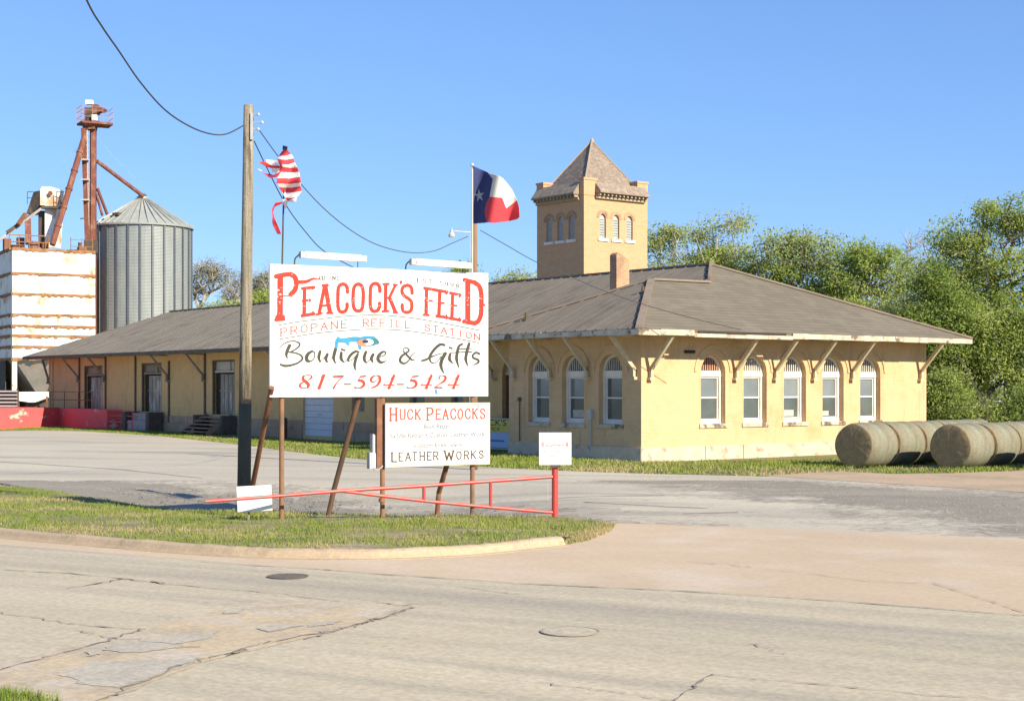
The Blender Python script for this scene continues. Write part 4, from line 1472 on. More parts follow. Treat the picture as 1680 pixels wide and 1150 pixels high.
# ---------------------------------------------------------------- grain bin on legs, silo, bucket elevators
BA = Vector((math.cos(R(30)), math.sin(R(30)), 0))
BN = Vector((math.sin(R(30)), -math.cos(R(30)), 0))
B0 = Vector(((20-CX)/F*110, 110, 0))
bw_ = 6.0
bz = lambda py: H+(HY-py)/F*110.5
gb = thing('grain_bin', 'square white steel grain bin on legs with rusty bands', 'grain bin', B0)
zt1, zb1 = bz(411), bz(590)
m = MB()
m.box(B0+Vector((0, 0, zb1)), BA*bw_, -BN*9.5, (0, 0, zt1-zb1))
m.build('body', M['bin_white'], gb)
for py in (410, 450, 484, 517.5, 536, 552, 570, 590):
    m = MB()
    n = 26
    for (o, d, L, nn) in ((B0, BA, bw_, BN), (B0, -BN, 9.5, -BA)):
        for i in range(n):
            hgt = .19*random.uniform(.65, 1.4)
            m.box(o+d*(L*i/n)+nn*.0+Vector((0, 0, bz(py)-.05-(hgt-.19))), d*(L/n), nn*.07, (0, 0, hgt))
    m.build('band', M['rust_band'], gb)
m = MB()
hb = [B0+BA*.2-BN*.2, B0+BA*(bw_-.2)-BN*.2, B0+BA*(bw_-.2)-BN*9.3, B0+BA*.2-BN*9.3]
ht = [B0+BA*2.2-BN*2.2, B0+BA*3.6-BN*2.2, B0+BA*3.6-BN*7.2, B0+BA*2.2-BN*7.2]
hc = [p+Vector((0, 0, zb1)) for p in hb]
hd_ = [p+Vector((0, 0, bz(645))) for p in ht]
m.add(hc+hd_, [(0, 1, 5, 4), (1, 2, 6, 5), (2, 3, 7, 6), (3, 0, 4, 7), (4, 5, 6, 7)])
m.build('hopper', M['hopper'], gb)
m = MB()
q0 = hc[0].lerp(hd_[0], .62).lerp(hc[1].lerp(hd_[1], .62), .58)+BN*.12
m.box(q0-Vector((0, 0, .35)), BA*.75, BN*-.1, (0, 0, .75))
m.build('hatch', M['rust_band'], gb)
for (a, b_) in ((.0, .0), (bw_-.34, 0), (0, 9.1), (bw_-.34, 9.1)):
    m = MB()
    m.box(B0+BA*a-BN*b_+BN*.02, BA*.34, -BN*.34, (0, 0, zb1-.05))
    m.build('leg', M['cream_steel'], gb)
for (zz, hh, mm) in ((bz(649), .18, M['rust_band']),):
    m = MB()
    m.box(B0+BA*.35-BN*.1+Vector((0, 0, zz)), BA*(bw_-.7), -BN*.2, (0, 0, hh))
    m.build('cross_beam', mm, gb)
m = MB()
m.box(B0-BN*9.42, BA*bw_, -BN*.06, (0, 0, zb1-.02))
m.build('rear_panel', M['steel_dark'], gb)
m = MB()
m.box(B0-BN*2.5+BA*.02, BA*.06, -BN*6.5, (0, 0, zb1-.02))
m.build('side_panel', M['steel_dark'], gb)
# railing and clutter on the bin's roof
m = MB()
for h_ in (.45, .95):
    m.tube([B0+BA*-.2+Vector((0, 0, zt1+.15+h_)), B0+BA*2.6+Vector((0, 0, zt1+.15+h_))], .045, 6)
    m.tube([B0+BA*4.2+Vector((0, 0, zt1+.0+h_)), B0+BA*5.8+Vector((0, 0, zt1+.0+h_))], .025, 6)
for x in (-.2, .5, 1.2, 1.9, 2.6, 4.2, 5.0, 5.8):
    m.tube([B0+BA*x+Vector((0, 0, zt1)), B0+BA*x+Vector((0, 0, zt1+1.1))], .03, 6)
m.box(B0+BA*-.2+Vector((0, 0, zt1+.02)), BA*(bw_+.2), -BN*.12, (0, 0, .16))
m.build('railing', M['rust_band'], gb)
m = MB()
for (x, y, sx, sy, sz) in ((.3, 1.2, .8, .8, .5), (1.5, 1.0, .6, .7, .65), (2.3, .6, .4, .5, .8), (4.4, .8, .8, .6, .3), (5.1, 1.2, .6, .6, .55), (-.1, 2.2, .5, .6, 1.0), (.9, 2.4, .5, .5, 1.15), (1.9, 2.0, .35, .6, .9), (3.2, .5, .7, .5, .25), (4.9, .4, .25, .3, .8)):
    m.box(B0+BA*x-BN*y+Vector((0, 0, zt1)), BA*sx, -BN*sy, (0, 0, sz))
m.build('roof_hatches', M['rust'], gb)
# white feed hopper standing under the bin
wp = P(52, 665, 108)
wp.z = 0
wh = thing('feed_hopper', 'small white hopper trailer parked under the grain bin', 'feed hopper', wp)
m = MB()
zz = lambda py: H+(HY-py)/F*108
w0 = P(27, 664, 108).x
w1 = P(78, 664, 108).x
m.prism([Vector((w0, 108, zz(643))), Vector((w1, 108.6, zz(643))), Vector((w1, 108.6, zz(651))), Vector(((w0+w1)/2+.1, 108.3, zz(660))), Vector(((w0+w1)/2-.25, 108.3, zz(660))), Vector((w0+.05, 108, zz(657)))], Vector((.2, 2.2, 0)))
m.build('tub', M['plastic_white'], wh)
m = MB()
for x in (w0+.1, w1-.1):
    m.box(Vector((x-.05, 108.1, 0)), (.1, 0, 0), (0, .1, 0), (0, 0, zz(650)))
    m.box(Vector((x-.05, 109.9, 0)), (.1, 0, 0), (0, .1, 0), (0, 0, zz(650)))
m.build('stand', M['rust'], wh)
m = MB()
m.box(Vector((w0+.3, 109, 0)), (w1-w0-.6, 0, 0), (0, .9, 0), (0, 0, 1.9))
m.build('chute', M['steel_dark'], wh)

# silo
SY = 119.0
sc_ = Vector(((234-CX)/F*SY, SY, 0))
sr = 78.3/F*SY
silo = thing('grain_silo', 'round galvanised steel grain silo with conical roof behind the depot', 'silo', sc_)
ze = H+(HY-374)/F*SY
m = MB()
prof = []
z_ = 0
while z_ < ze:
    prof += [(sr, z_), (sr+.02, z_+.05)]
    z_ += .11
prof.append((sr, ze))
m.lathe(sc_, prof, 64)
m.build('wall', M['galv'], silo, smooth=False)
m = MB()
for i in range(26):
    a = 2*math.pi*(i+.3)/26
    p = sc_+Vector((math.cos(a), math.sin(a), 0))*(sr+.075)
    m.cbox(p, .07, .14, ze-.1, a)
m.build('stiffeners', M['galv_dark'], silo)
m = MB()
za = H+(HY-327)/F*SY
m.lathe(sc_, [(sr+.18, ze-.10), (sr+.20, ze+.02), (sr*.55, ze+(za-ze)*.50), (.45, za-.02), (.45, za+.18), (.001, za+.2)], 56)
m.build('roof', M['galv_roof'], silo)
m = MB()
for i in range(36):
    a = 2*math.pi*i/36
    d = Vector((math.cos(a), math.sin(a), 0))
    m.bar(sc_+d*(sr+.19)+Vector((0, 0, ze+.05)), sc_+d*.46+Vector((0, 0, za+.02)), .05, .08)
m.build('roof_ribs', M['galv_roof'], silo)
m = MB()
a = R(-118)
d = Vector((math.cos(a), math.sin(a), 0))
m.cbox(sc_+d*sr*.72+Vector((0, 0, ze+(za-ze)*.30)), .75, .6, .22, a)
m.build('roof_hatch', M['steel_dark'], silo)
m = MB()
m.lathe(sc_+Vector((0, 0, za-.02)), [(.30, 0), (.34, .28), (.2, .45), (.001, .45)], 14)
m.build('inlet_cap', M['steel_dark'], silo)

# bucket elevator
EY = 115.0
ex = lambda px: (px-CX)/F*EY
ezz = lambda py: H+(HY-py)/F*EY
el = thing('bucket_elevator', 'tall rusty red bucket elevator with railed platform between bin and silo', 'grain elevator', (ex(150), EY, 0))
m = MB()
m.box(Vector((ex(149), EY, 0)), (ex(156)-ex(149), .10, 0), (-.1, .7, 0), (0, 0, ezz(204)))
m.build('right_trunk', M['elev_red'], el)
m = MB()
zlow = ezz(430)
p0, p1 = Vector((ex(146.5), EY-.2, zlow)), Vector((ex(139), EY-.2, ezz(212)))
m.bar(p0, p1, .34, .5, up=(0, 1, 0))
m.build('left_trunk', M['elev_red'], el)
m = MB()
m.box(Vector((ex(145.8), EY+.25, 0)), (ex(149)-ex(145.8), .05, 0), (-.05, .5, 0), (0, 0, ezz(212)))
m.build('middle_trunk', M['rust'], el)
m = MB()
for (x0, x1) in ((142, 144.5), (145, 147.5)):
    m.bar(Vector((ex(x1+.8), EY-.35, zlow)), Vector((ex(x0), EY-.35, ezz(215))), .07, .07)
for py in range(222, 400, 9):
    m.bar(Vector((ex(141+(py-215)*.022), EY-.37, ezz(py))), Vector((ex(148.5), EY-.37, ezz(py))), .05, .05)
m.build('ladder', M['pale_steel'], el)
m = MB()
for py in (265.5, 298, 331):
    m.cbox(Vector((ex(143.5), EY-.55, ezz(py))), .55, .5, .1)
m.build('ladder_hoops', M['pale_steel'], el)
m = MB()
m.cbox(Vector((ex(148), EY+.3, ezz(207))), 1.25, 1.1, .35)
m.cbox(Vector((ex(147), EY+.1, ezz(213))), .9, .8, .3)
m.build('neck', M['rust'], el)
m = MB()
pc0 = [Vector((ex(123.5), EY+.4, 0)), Vector((ex(141), EY-1.0, 0)), Vector((ex(185), EY+.1, 0)), Vector((ex(168), EY+1.7, 0))]
m.prism([p+Vector((0, 0, ezz(205))) for p in pc0], (0, 0, .16))
m.prism([Vector((ex(141), EY-1.0, ezz(205.2))), Vector((ex(184), EY+.1, ezz(205.2))), Vector((ex(166), EY, ezz(209))), Vector((ex(142), EY-.5, ezz(209)))], Vector((0, .2, 0)))
m.build('platform', M['elev_red'], el)
m = MB()
for i in range(4):
    a, b_ = pc0[i], pc0[(i+1) % 4]
    for py in (184, 194):
        m.tube([a+Vector((0, 0, ezz(py))), b_+Vector((0, 0, ezz(py)))], .017, 5)
    for k_ in range(3):
        q = a.lerp(b_, k_/3)
        m.tube([q+Vector((0, 0, ezz(203))), q+Vector((0, 0, ezz(177)))], .017, 5)
    m.tube([a+Vector((0, 0, ezz(177))), b_+Vector((0, 0, ezz(177)))], .017, 5)
m.build('railing', M['rail_pale'], el)
m = MB()
m.box(Vector((ex(138.5), EY, ezz(203))), (ex(150)-ex(138.5), 0, 0), (0, .9, 0), (0, 0, ezz(176)-ezz(203)))
m.box(Vector((ex(150), EY+.1, ezz(186))), (ex(159)-ex(150), 0, 0), (0, .8, 0), (0, 0, ezz(171)-ezz(186)))
m.prism([Vector((ex(159), EY+.1, ezz(184))), Vector((ex(172), EY+.1, ezz(181))), Vector((ex(172), EY+.1, ezz(178))), Vector((ex(159), EY+.1, ezz(174)))], (0, .7, 0))
m.build('head_box', M['elev_red'], el)
m = MB()
m.box(Vector((ex(143), EY-.02, ezz(200))), (ex(150)-ex(143), 0, 0), (0, .02, 0), (0, 0, ezz(178)-ezz(200)))
m.build('guard_opening', M['steel_dark'], el)
m = MB()
m.cbox(Vector((ex(145), EY+.3, ezz(171))), .5, .5, ezz(164)-ezz(171))
m.cbox(Vector((ex(156), EY-.1, ezz(199))), .35, .4, .45)
m.build('motor', M['plastic_white'], el)
for (a, b_, r0, nm, yy) in (((158, 264), (235, 322), .155, 'spout', (.2, 3.5)), ((141, 222), (86, 402), .22, 'spout', (-.2, -3.6)), ((157, 308), (176, 352), .12, 'brace', (.5, 1.4)), ((156.5, 318), (168, 354), .10, 'brace', (.3, 1.0))):
    m = MB()
    A = Vector((ex(a[0]), EY+yy[0], ezz(a[1])))
    yb = EY+yy[1]
    B_ = Vector(((b_[0]-CX)/F*yb, yb, H+(HY-b_[1])/F*yb))
    m.tube([A, B_], r0, 10)
    if r0 == .22:
        d = (B_-A).normalized()
        for k_ in range(1, 6):
            q = A.lerp(B_, k_/6)
            m.tube([q-d*.08, q+d*.08], r0+.05, 10)
    m.build(nm, M['elev_red'], el)
m = MB()
m.box(Vector((ex(141), EY-.6, ezz(415))), (ex(157)-ex(141), 0, 0), (0, 1.2, 0), (0, 0, ezz(394)-ezz(415)))
m.build('boot_frame', M['steel_dark'], el)
m = MB()
m.tube([Vector((ex(134), EY-.4, ezz(360))), Vector((ex(142), EY-.4, ezz(359)))], .05, 6)
m.build('support_arm', M['steel_dark'], el)

# smaller head house with spouts on top of the bin
HYY = 113.0
hx = lambda px: (px-CX)/F*HYY
hz = lambda py: H+(HY-py)/F*HYY
hh = thing('leg_head', 'stubby white and rust elevator head with slanting chutes on the bin roof', 'grain elevator', (hx(80), HYY, hz(410)))
m = MB()
m.prism([Vector((hx(66), HYY, hz(337))), Vector((hx(89.5), HYY+.4, hz(337))), Vector((hx(91), HYY+.4, hz(318))), Vector((hx(89), HYY+.4, hz(309))), Vector((hx(82), HYY+.3, hz(306))), Vector((hx(68), HYY+.1, hz(306))), Vector((hx(66), HYY, hz(312)))], (.2, 1.4, 0))
m.prism([Vector((hx(73.5), HYY, hz(405))), Vector((hx(86), HYY+.2, hz(405))), Vector((hx(89.5), HYY+.4, hz(337.2))), Vector((hx(73), HYY+.1, hz(337.2)))], (.2, 1.2, 0))
m.build('casing', M['bin_white'], hh)
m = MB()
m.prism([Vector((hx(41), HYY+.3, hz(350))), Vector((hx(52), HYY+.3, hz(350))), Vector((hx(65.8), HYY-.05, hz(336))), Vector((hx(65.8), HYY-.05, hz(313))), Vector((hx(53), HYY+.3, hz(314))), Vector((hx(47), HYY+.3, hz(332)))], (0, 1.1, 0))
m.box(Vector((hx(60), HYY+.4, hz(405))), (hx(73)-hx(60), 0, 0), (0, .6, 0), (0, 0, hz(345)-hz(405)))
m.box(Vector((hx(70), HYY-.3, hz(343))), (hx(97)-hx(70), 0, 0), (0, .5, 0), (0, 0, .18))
m.build('dark_hood', M['steel_dark'], hh)  # dark steel hood and leg left of the white casing
m = MB()
m.lathe(Vector((hx(82.5), HYY-.05, hz(317))), [(.001, 0), (.16, 0), (.16, .12), (.001, .12)], 12, axis=(0, 1, 0))
m.build('bearing', M['rust'], hh)
for (a, b_, w_, mm) in (((69, 343), (8, 397), .18, 'hopper'), ((56, 352), (20, 384), .22, 'steel_dark'), ((47, 356), (55, 402), .42, 'elev_red'), ((43, 352), (38, 372), .25, 'rust')):
    m = MB()
    m.bar(Vector((hx(a[0]), HYY-.2, hz(a[1]))), Vector((hx(b_[0]), HYY-1.2, hz(b_[1]))), w_, w_)
    m.build('chute', M[mm], hh)
m = MB()
for (x, y0, y1) in ((45, 315, 335), (93, 314, 336), (100, 314, 336)):
    m.tube([Vector((hx(x), HYY, hz(y0))), Vector((hx(x), HYY, hz(y1)))], .03, 5)
for y0 in (315, 325):
    m.tube([Vector((hx(93), HYY, hz(y0))), Vector((hx(100), HYY, hz(y0)))], .03, 5)
    m.tube([Vector((hx(45), HYY, hz(y0))), Vector((hx(54), HYY, hz(y0)))], .03, 5)
m.build('railing', M['steel_dark'], hh)
# slack guy wires
for (a, b_, lab) in (((136, 235), (0, 345), 'thin guy wire from the red elevator down to the left'), ((160, 225), (232, 300), 'thin guy wire from the red elevator over the silo')):
    m = MB()
    pts = [Vector((ex(a[0]), EY, ezz(a[1]))).lerp(Vector((ex(b_[0]), EY, ezz(b_[1]))), k_/8) for k_ in range(9)]
    pts = [p-Vector((0, 0, .5*math.sin(math.pi*i/8)*.5)) for i, p in enumerate(pts)]
    m.tube(pts, .007, 5)
    set_origin(tag(m.build('guy_wire', M['grey_box']), lab, 'guy wire'), pts[0])

# ---------------------------------------------------------------- billboard
SA, SBp = Vector((-4.305, 27.0, 0)), Vector((-.459, 29.3, 0))
SD = (SBp-SA).normalized()
SN = Vector((SD.y, -SD.x, 0))
if SN.y > 0:
    SN = -SN
def on_sign(px, py, off=0.0):
    """point of the sign plane (moved off along its normal) seen at that photo position"""
    d = Vector(((px-CX)/F, 1, (HY-py)/F))
    a = SA+SN*off
    k_ = (a.x*SN.x+a.y*SN.y)/(d.x*SN.x+d.y*SN.y)
    return Vector((d.x*k_, d.y*k_, H+d.z*k_))

class Art:
    """painted lettering: strokes and patches in photo units, built as thin coloured strips on a board"""
    def __init__(self, x0, y0, x1, y1, res=.25):
        self.x0, self.y0, self.res = x0, y0, res
        self.nx, self.ny = int((x1-x0)/res), int((y1-y0)/res)
        self.gx = x0+(np.arange(self.nx)+.5)*res
        self.gy = y0+(np.arange(self.ny)+.5)*res
        self.idx = np.zeros((self.ny, self.nx), np.int8)

    def _win(self, xa, ya, xb, yb):
        i0 = max(0, int((xa-self.x0)/self.res))
        i1 = min(self.nx, int((xb-self.x0)/self.res)+2)
        j0 = max(0, int((ya-self.y0)/self.res))
        j1 = min(self.ny, int((yb-self.y0)/self.res)+2)
        return i0, i1, j0, j1

    def stroke(self, pts, w, ink, flat=False):
        pts = [np.array(p, float) for p in pts]
        n = len(pts)
        ws = [w]*n if not isinstance(w, (list, tuple)) else (list(w) if len(w) == n else list(np.interp(np.linspace(0, 1, n), np.linspace(0, 1, len(w)), w)))
        for i in range(n-1):
            p, q = pts[i], pts[i+1]
            mw = max(ws[i], ws[i+1])
            i0, i1, j0, j1 = self._win(min(p[0], q[0])-mw, min(p[1], q[1])-mw, max(p[0], q[0])+mw, max(p[1], q[1])+mw)
            if i1 <= i0 or j1 <= j0:
                continue
            X, Y = np.meshgrid(self.gx[i0:i1], self.gy[j0:j1])
            d = q-p
            L2 = max(1e-9, d@d)
            t_ = ((X-p[0])*d[0]+(Y-p[1])*d[1])/L2
            t = np.clip(t_, 0, 1)
            r = (ws[i]+(ws[i+1]-ws[i])*t)/2
            dd = np.hypot(X-p[0]-t*d[0], Y-p[1]-t*d[1])
            hit = dd < r
            if flat:
                hit &= (t_ > -.02) & (t_ < 1.02)
            self.idx[j0:j1, i0:i1][hit] = ink

    def curve(self, pts, w, ink, n=8):
        self.stroke(spline(pts, n), spline_w(w, len(pts), n), ink)

    def ellipse(self, cx_, cy_, rx, ry, ink, rot=0):
        X, Y = np.meshgrid(self.gx, self.gy)
        c, s = math.cos(rot), math.sin(rot)
        a = ((X-cx_)*c+(Y-cy_)*s)/rx
        b_ = (-(X-cx_)*s+(Y-cy_)*c)/ry
        self.idx[a*a+b_*b_ < 1] = ink

    def poly(self, pts, ink):
        X, Y = np.meshgrid(self.gx, self.gy)
        self.idx[in_poly(X.ravel(), Y.ravel(), pts).reshape(X.shape)] = ink

    def build(self, name, mats, parent, mapper):
        m = MB()
        for j in range(self.ny):
            row = self.idx[j]
            ch = np.flatnonzero(np.diff(row))+1
            st = np.concatenate([[0], ch])
            en = np.concatenate([ch, [self.nx]])
            ya, yb = self.y0+j*self.res, self.y0+(j+1)*self.res
            for a, e in zip(st, en):
                k_ = row[a]
                if k_ == 0:
                    continue
                xa, xb = self.x0+a*self.res, self.x0+e*self.res
                m.poly([mapper(xa, yb), mapper(xb, yb), mapper(xb, ya), mapper(xa, ya)], k_-1)
        return m.build(name, mats, parent)

def spline(pts, n=8):
    pts = [np.array(p, float) for p in pts]
    out = []
    for i in range(len(pts)-1):
        p0, p1, p2, p3 = pts[max(i-1, 0)], pts[i], pts[i+1], pts[min(i+2, len(pts)-1)]
        for k_ in range(n):
            t = k_/n
            out.append(.5*((2*p1)+(-p0+p2)*t+(2*p0-5*p1+4*p2-p3)*t*t+(-p0+3*p1-3*p2+p3)*t**3))
    out.append(pts[-1])
    return out

def spline_w(w, k_, n):
    if not isinstance(w, (list, tuple)):
        return w
    ww = np.interp(np.linspace(0, 1, k_), np.linspace(0, 1, len(w)), w)
    return list(np.interp(np.linspace(0, 1, (k_-1)*n+1), np.linspace(0, 1, k_), ww))

# simple capitals and figures, unit box, y up: strokes as point lists ('~' first = smooth)
GLY = {
 'A': [[(0, 0), (.5, 1), (1, 0)], [(.2, .36), (.8, .36)]],
 'B': [[(0, 0), (0, 1)], ['~', (0, 1), (.7, .95), (.75, .65), (.1, .52)], ['~', (.1, .52), (.9, .42), (.85, .08), (0, 0)]],
 'C': [['~', (1, .75), (.85, .95), (.5, 1), (.12, .85), (0, .5), (.12, .15), (.5, 0), (.85, .05), (1, .25)]],
 'E': [[(1, 1), (0, 1), (0, 0), (1, 0)], [(0, .52), (.7, .52)]],
 'F': [[(1, 1), (0, 1), (0, 0)], [(0, .52), (.7, .52)]],
 'H': [[(0, 0), (0, 1)], [(1, 0), (1, 1)], [(0, .5), (1, .5)]],
 'I': [[(.5, 0), (.5, 1)]],
 'K': [[(0, 0), (0, 1)], [(1, 1), (0, .42)], [(.3, .6), (1, 0)]],
 'L': [[(0, 1), (0, 0), (1, 0)]],
 'N': [[(0, 0), (0, 1), (1, 0), (1, 1)]],
 'O': [['~', (.5, 1), (.88, .85), (1, .5), (.88, .15), (.5, 0), (.12, .15), (0, .5), (.12, .85), (.5, 1)]],
 'P': [[(0, 0), (0, 1)], ['~', (0, 1), (.7, .98), (1, .75), (.7, .48), (0, .46)]],
 'R': [[(0, 0), (0, 1)], ['~', (0, 1), (.7, .98), (.95, .75), (.7, .5), (0, .48)], [(.5, .48), (1, 0)]],
 'S': [['~', (.95, .78), (.75, .97), (.45, 1), (.1, .88), (.08, .65), (.5, .5), (.92, .35), (.92, .12), (.55, 0), (.2, .03), (.02, .22)]],
 'T': [[(0, 1), (1, 1)], [(.5, 1), (.5, 0)]],
 'U': [['~', (0, 1), (0, .35), (.15, .06), (.5, 0), (.85, .06), (1, .35), (1, 1)]],
 'W': [[(0, 1), (.25, 0), (.5, .8), (.75, 0), (1, 1)]],
 'X': [[(0, 1), (1, 0)], [(0, 0), (1, 1)]],
 '1': [[(.2, .8), (.5, 1), (.5, 0)]],
 '9': [['~', (.9, .7), (.6, .45), (.15, .55), (.1, .85), (.5, 1), (.9, .85), (.9, .5), (.6, .1), (.2, 0)]],
 '8': [['~', (.5, 1), (.85, .85), (.7, .58), (.3, .48), (.1, .2), (.5, 0), (.9, .2), (.7, .48), (.3, .58), (.15, .85), (.5, 1)]],
 '.': [[(.4, 0), (.6, 0)]],
}
def glyph(art, ch, x0, x1, yt, yb, ink, thick, thin=None, serif=0.0, slope=0.0, lean=0.0):
    """letter in box; thick for steep strokes, thin for flat ones; slope tilts the letter's base line"""
    thin = thin or thick
    cx_ = (x0+x1)/2
    for st in GLY[ch]:
        sm = st[0] == '~'
        pts = [(x0+(x1-x0)*p[0]+lean*p[1], yb+(yt-yb)*p[1]+(x0+(x1-x0)*p[0]-cx_)*slope) for p in (st[1:] if sm else st)]
        if sm:
            pts = spline(pts, 7)
        for p, q in zip(pts[:-1], pts[1:]):
            dx, dy = abs(q[0]-p[0]), abs(q[1]-p[1])
            k_ = dy/max(1e-6, math.hypot(dx, dy))
            art.stroke([p, q], thin+(thick-thin)*k_, ink)
        if serif:
            for e, o_ in ((pts[0], pts[1]), (pts[-1], pts[-2])):
                if abs(e[1]-o_[1]) > abs(e[0]-o_[0])*1.2 and (abs(e[1]-yt) < thick*1.2 or abs(e[1]-yb) < thick*1.2):
                    art.stroke([(e[0]-serif, e[1]-serif*slope), (e[0]+serif, e[1]+serif*slope)], thin*.9, ink)

zTL, zBL = on_sign(443, 433).z, on_sign(443, 651.5).z
xl, xr = on_sign(443, 600, 0), on_sign(801, 600, 0)
bb = thing('billboard', 'large white billboard with red and olive lettering on rusty posts', 'billboard', Vector(((xl.x+xr.x)/2, (xl.y+xr.y)/2, 0)))
m = MB()
o = Vector((xl.x, xl.y, zBL))
m.box(o-SN*.004, SD*(Vector((xr.x, xr.y, 0))-Vector((xl.x, xl.y, 0))).length, -SN*.05, (0, 0, zTL-zBL))
m.build('panel', M['sign_white'], bb)
m = MB()
Lp = (Vector((xr.x, xr.y, 0))-Vector((xl.x, xl.y, 0))).length
for zz in (zBL+.12, zTL-.15, (zBL+zTL)/2):
    m.box(Vector((xl.x, xl.y, zz))-SN*.055+SD*.05, SD*(Lp-.1), -SN*.05, (0, 0, .08))
m.build('back_rail', M['rust'], bb)

art = Art(441, 432, 803, 653)
a1 = lambda pts: [(430+x/8.4, 425+y/8.4) for x, y in pts]
a2 = lambda pts: [(620+x/8.4, 425+y/8.4) for x, y in pts]
a3 = lambda pts: [(430+x/8.4, 530+y/8.4) for x, y in pts]
a4 = lambda pts: [(620+x/8.4, 530+y/8.4) for x, y in pts]
sw = lambda w: [q/7.5+.25 for q in w] if isinstance(w, (list, tuple)) else w/7.5+.25
def S(f, pts, w, ink, curved=False, flat=False):
    if curved:
        art.curve(f(pts), sw(w), ink)
    else:
        art.stroke(f(pts), sw(w), ink, flat)
RED, BLK, GRY, PNK, PHN, CYA, TEA, NAV, PEA, BLU, WHT = 1, 2, 3, 4, 5, 6, 7, 8, 9, 10, 11
inks = [M['red_ink'], M['black_ink'], M['grey_ink'], M['orange_ink'], M['phone_ink'], M['cyan_ink'], M['teal_ink'], M['navy_ink'], M['peach_ink'], M['blue_ink'], M['sign_white']]
# P
S(a1, [(252, 225), (246, 840)], 70, RED, flat=True)
S(a1, [(190, 838), (295, 828)], [40, 46], RED)
S(a1, [(215, 800), (282, 795)], 60, RED)
S(a1, [(195, 240), (300, 218), (395, 208)], 56, RED)
S(a1, [(390, 210), (450, 248), (472, 330), (455, 420), (395, 490)], 60, RED, True)
S(a1, [(295, 510), (385, 512)], 16, GRY)
S(a1, [(480, 318), (560, 318), (630, 305), (690, 276), (740, 270), (800, 275)], [46, 44, 38, 28, 18, 8], RED, True)
# E A C O C
S(a1, [(586, 410), (580, 775)], 44, RED, flat=True)
S(a1, [(556, 406), (716, 390)], 36, RED)
S(a1, [(700, 385), (700, 405)], 30, RED)
S(a1, [(560, 576), (662, 566)], 26, RED)
S(a1, [(656, 555), (656, 585)], 18, RED)
S(a1, [(552, 782), (712, 755)], 40, RED)
S(a1, [(703, 730), (703, 772)], 24, RED)
S(a1, [(862, 370), (785, 760)], 42, RED, flat=True)
S(a1, [(872, 370), (938, 745)], 52, RED, flat=True)
S(a1, [(838, 365), (902, 360)], 34, RED)
S(a1, [(815, 648), (920, 636)], 26, RED)
S(a1, [(752, 764), (822, 750)], 28, RED)
S(a1, [(898, 744), (968, 744)], 28, RED)
for dx, dy in ((0, 0), (446, -9)):
    S(a1, [(1178+dx, 455+dy), (1174+dx, 400+dy), (1150+dx, 358+dy), (1112+dx, 346+dy), (1074+dx, 362+dy), (1050+dx, 410+dy), (1045+dx, 540+dy), (1046+dx, 650+dy), (1068+dx, 714+dy), (1106+dx, 730+dy), (1148+dx, 714+dy), (1170+dx, 670+dy), (1172+dx, 620+dy)], 42, RED, True)
S(a1, [(1326, 345), (1368, 365), (1392, 430), (1394, 550), (1386, 650), (1364, 704), (1326, 716), (1286, 702), (1260, 650), (1254, 545), (1262, 420), (1286, 364), (1326, 345)], 42, RED, True)
# K ' S
S(a2, [(110, 345), (102, 718)], 42, RED, flat=True)
S(a2, [(78, 346), (148, 344)], 28, RED)
S(a2, [(64, 722), (140, 718)], 28, RED)
S(a2, [(245, 356), (150, 550)], 34, RED, flat=True)
S(a2, [(155, 520), (242, 730)], 44, RED, flat=True)
S(a2, [(218, 352), (265, 356)], 22, RED)
S(a2, [(215, 738), (268, 738)], 22, RED)
S(a2, [(318, 318), (316, 345)], [36, 14], RED)
S(a2, [(472, 470), (464, 402), (430, 366), (386, 366), (344, 392), (332, 450), (362, 506), (420, 545), (462, 592), (466, 680), (440, 724), (394, 735), (352, 716), (336, 672), (336, 632)], 40, RED, True)
# F E E D
S(a2, [(672, 410), (664, 770)], 42, RED, flat=True)
S(a2, [(645, 402), (800, 428), (955, 455)], 36, RED)
S(a2, [(650, 572), (748, 575)], 20, RED)
S(a2, [(632, 770), (700, 772)], 28, RED)
S(a2, [(855, 440), (840, 795)], 42, RED, flat=True)
S(a2, [(945, 455), (945, 480)], 24, RED)
S(a2, [(832, 606), (908, 606)], 24, RED)
S(a2, [(812, 786), (955, 806)], 36, RED)
S(a2, [(945, 775), (945, 820)], 22, RED)
S(a2, [(1030, 480), (1020, 825)], 40, RED, flat=True)
S(a2, [(1000, 468), (1135, 496)], 34, RED)
S(a2, [(1128, 490), (1128, 520)], 22, RED)
S(a2, [(1010, 640), (1084, 644)], 22, RED)
S(a2, [(990, 816), (1132, 840)], 36, RED)
S(a2, [(1125, 815), (1125, 855)], 22, RED)
S(a2, [(1240, 295), (1240, 860)], 64, RED, flat=True)
S(a2, [(1195, 288), (1340, 325)], 50, RED)
S(a2, [(1330, 322), (1396, 378), (1424, 470), (1426, 610), (1420, 760), (1388, 850), (1335, 886)], 56, RED, True)
S(a2, [(1190, 862), (1340, 886)], 54, RED)
S(a2, [(1440, 628), (1468, 632)], 26, RED)
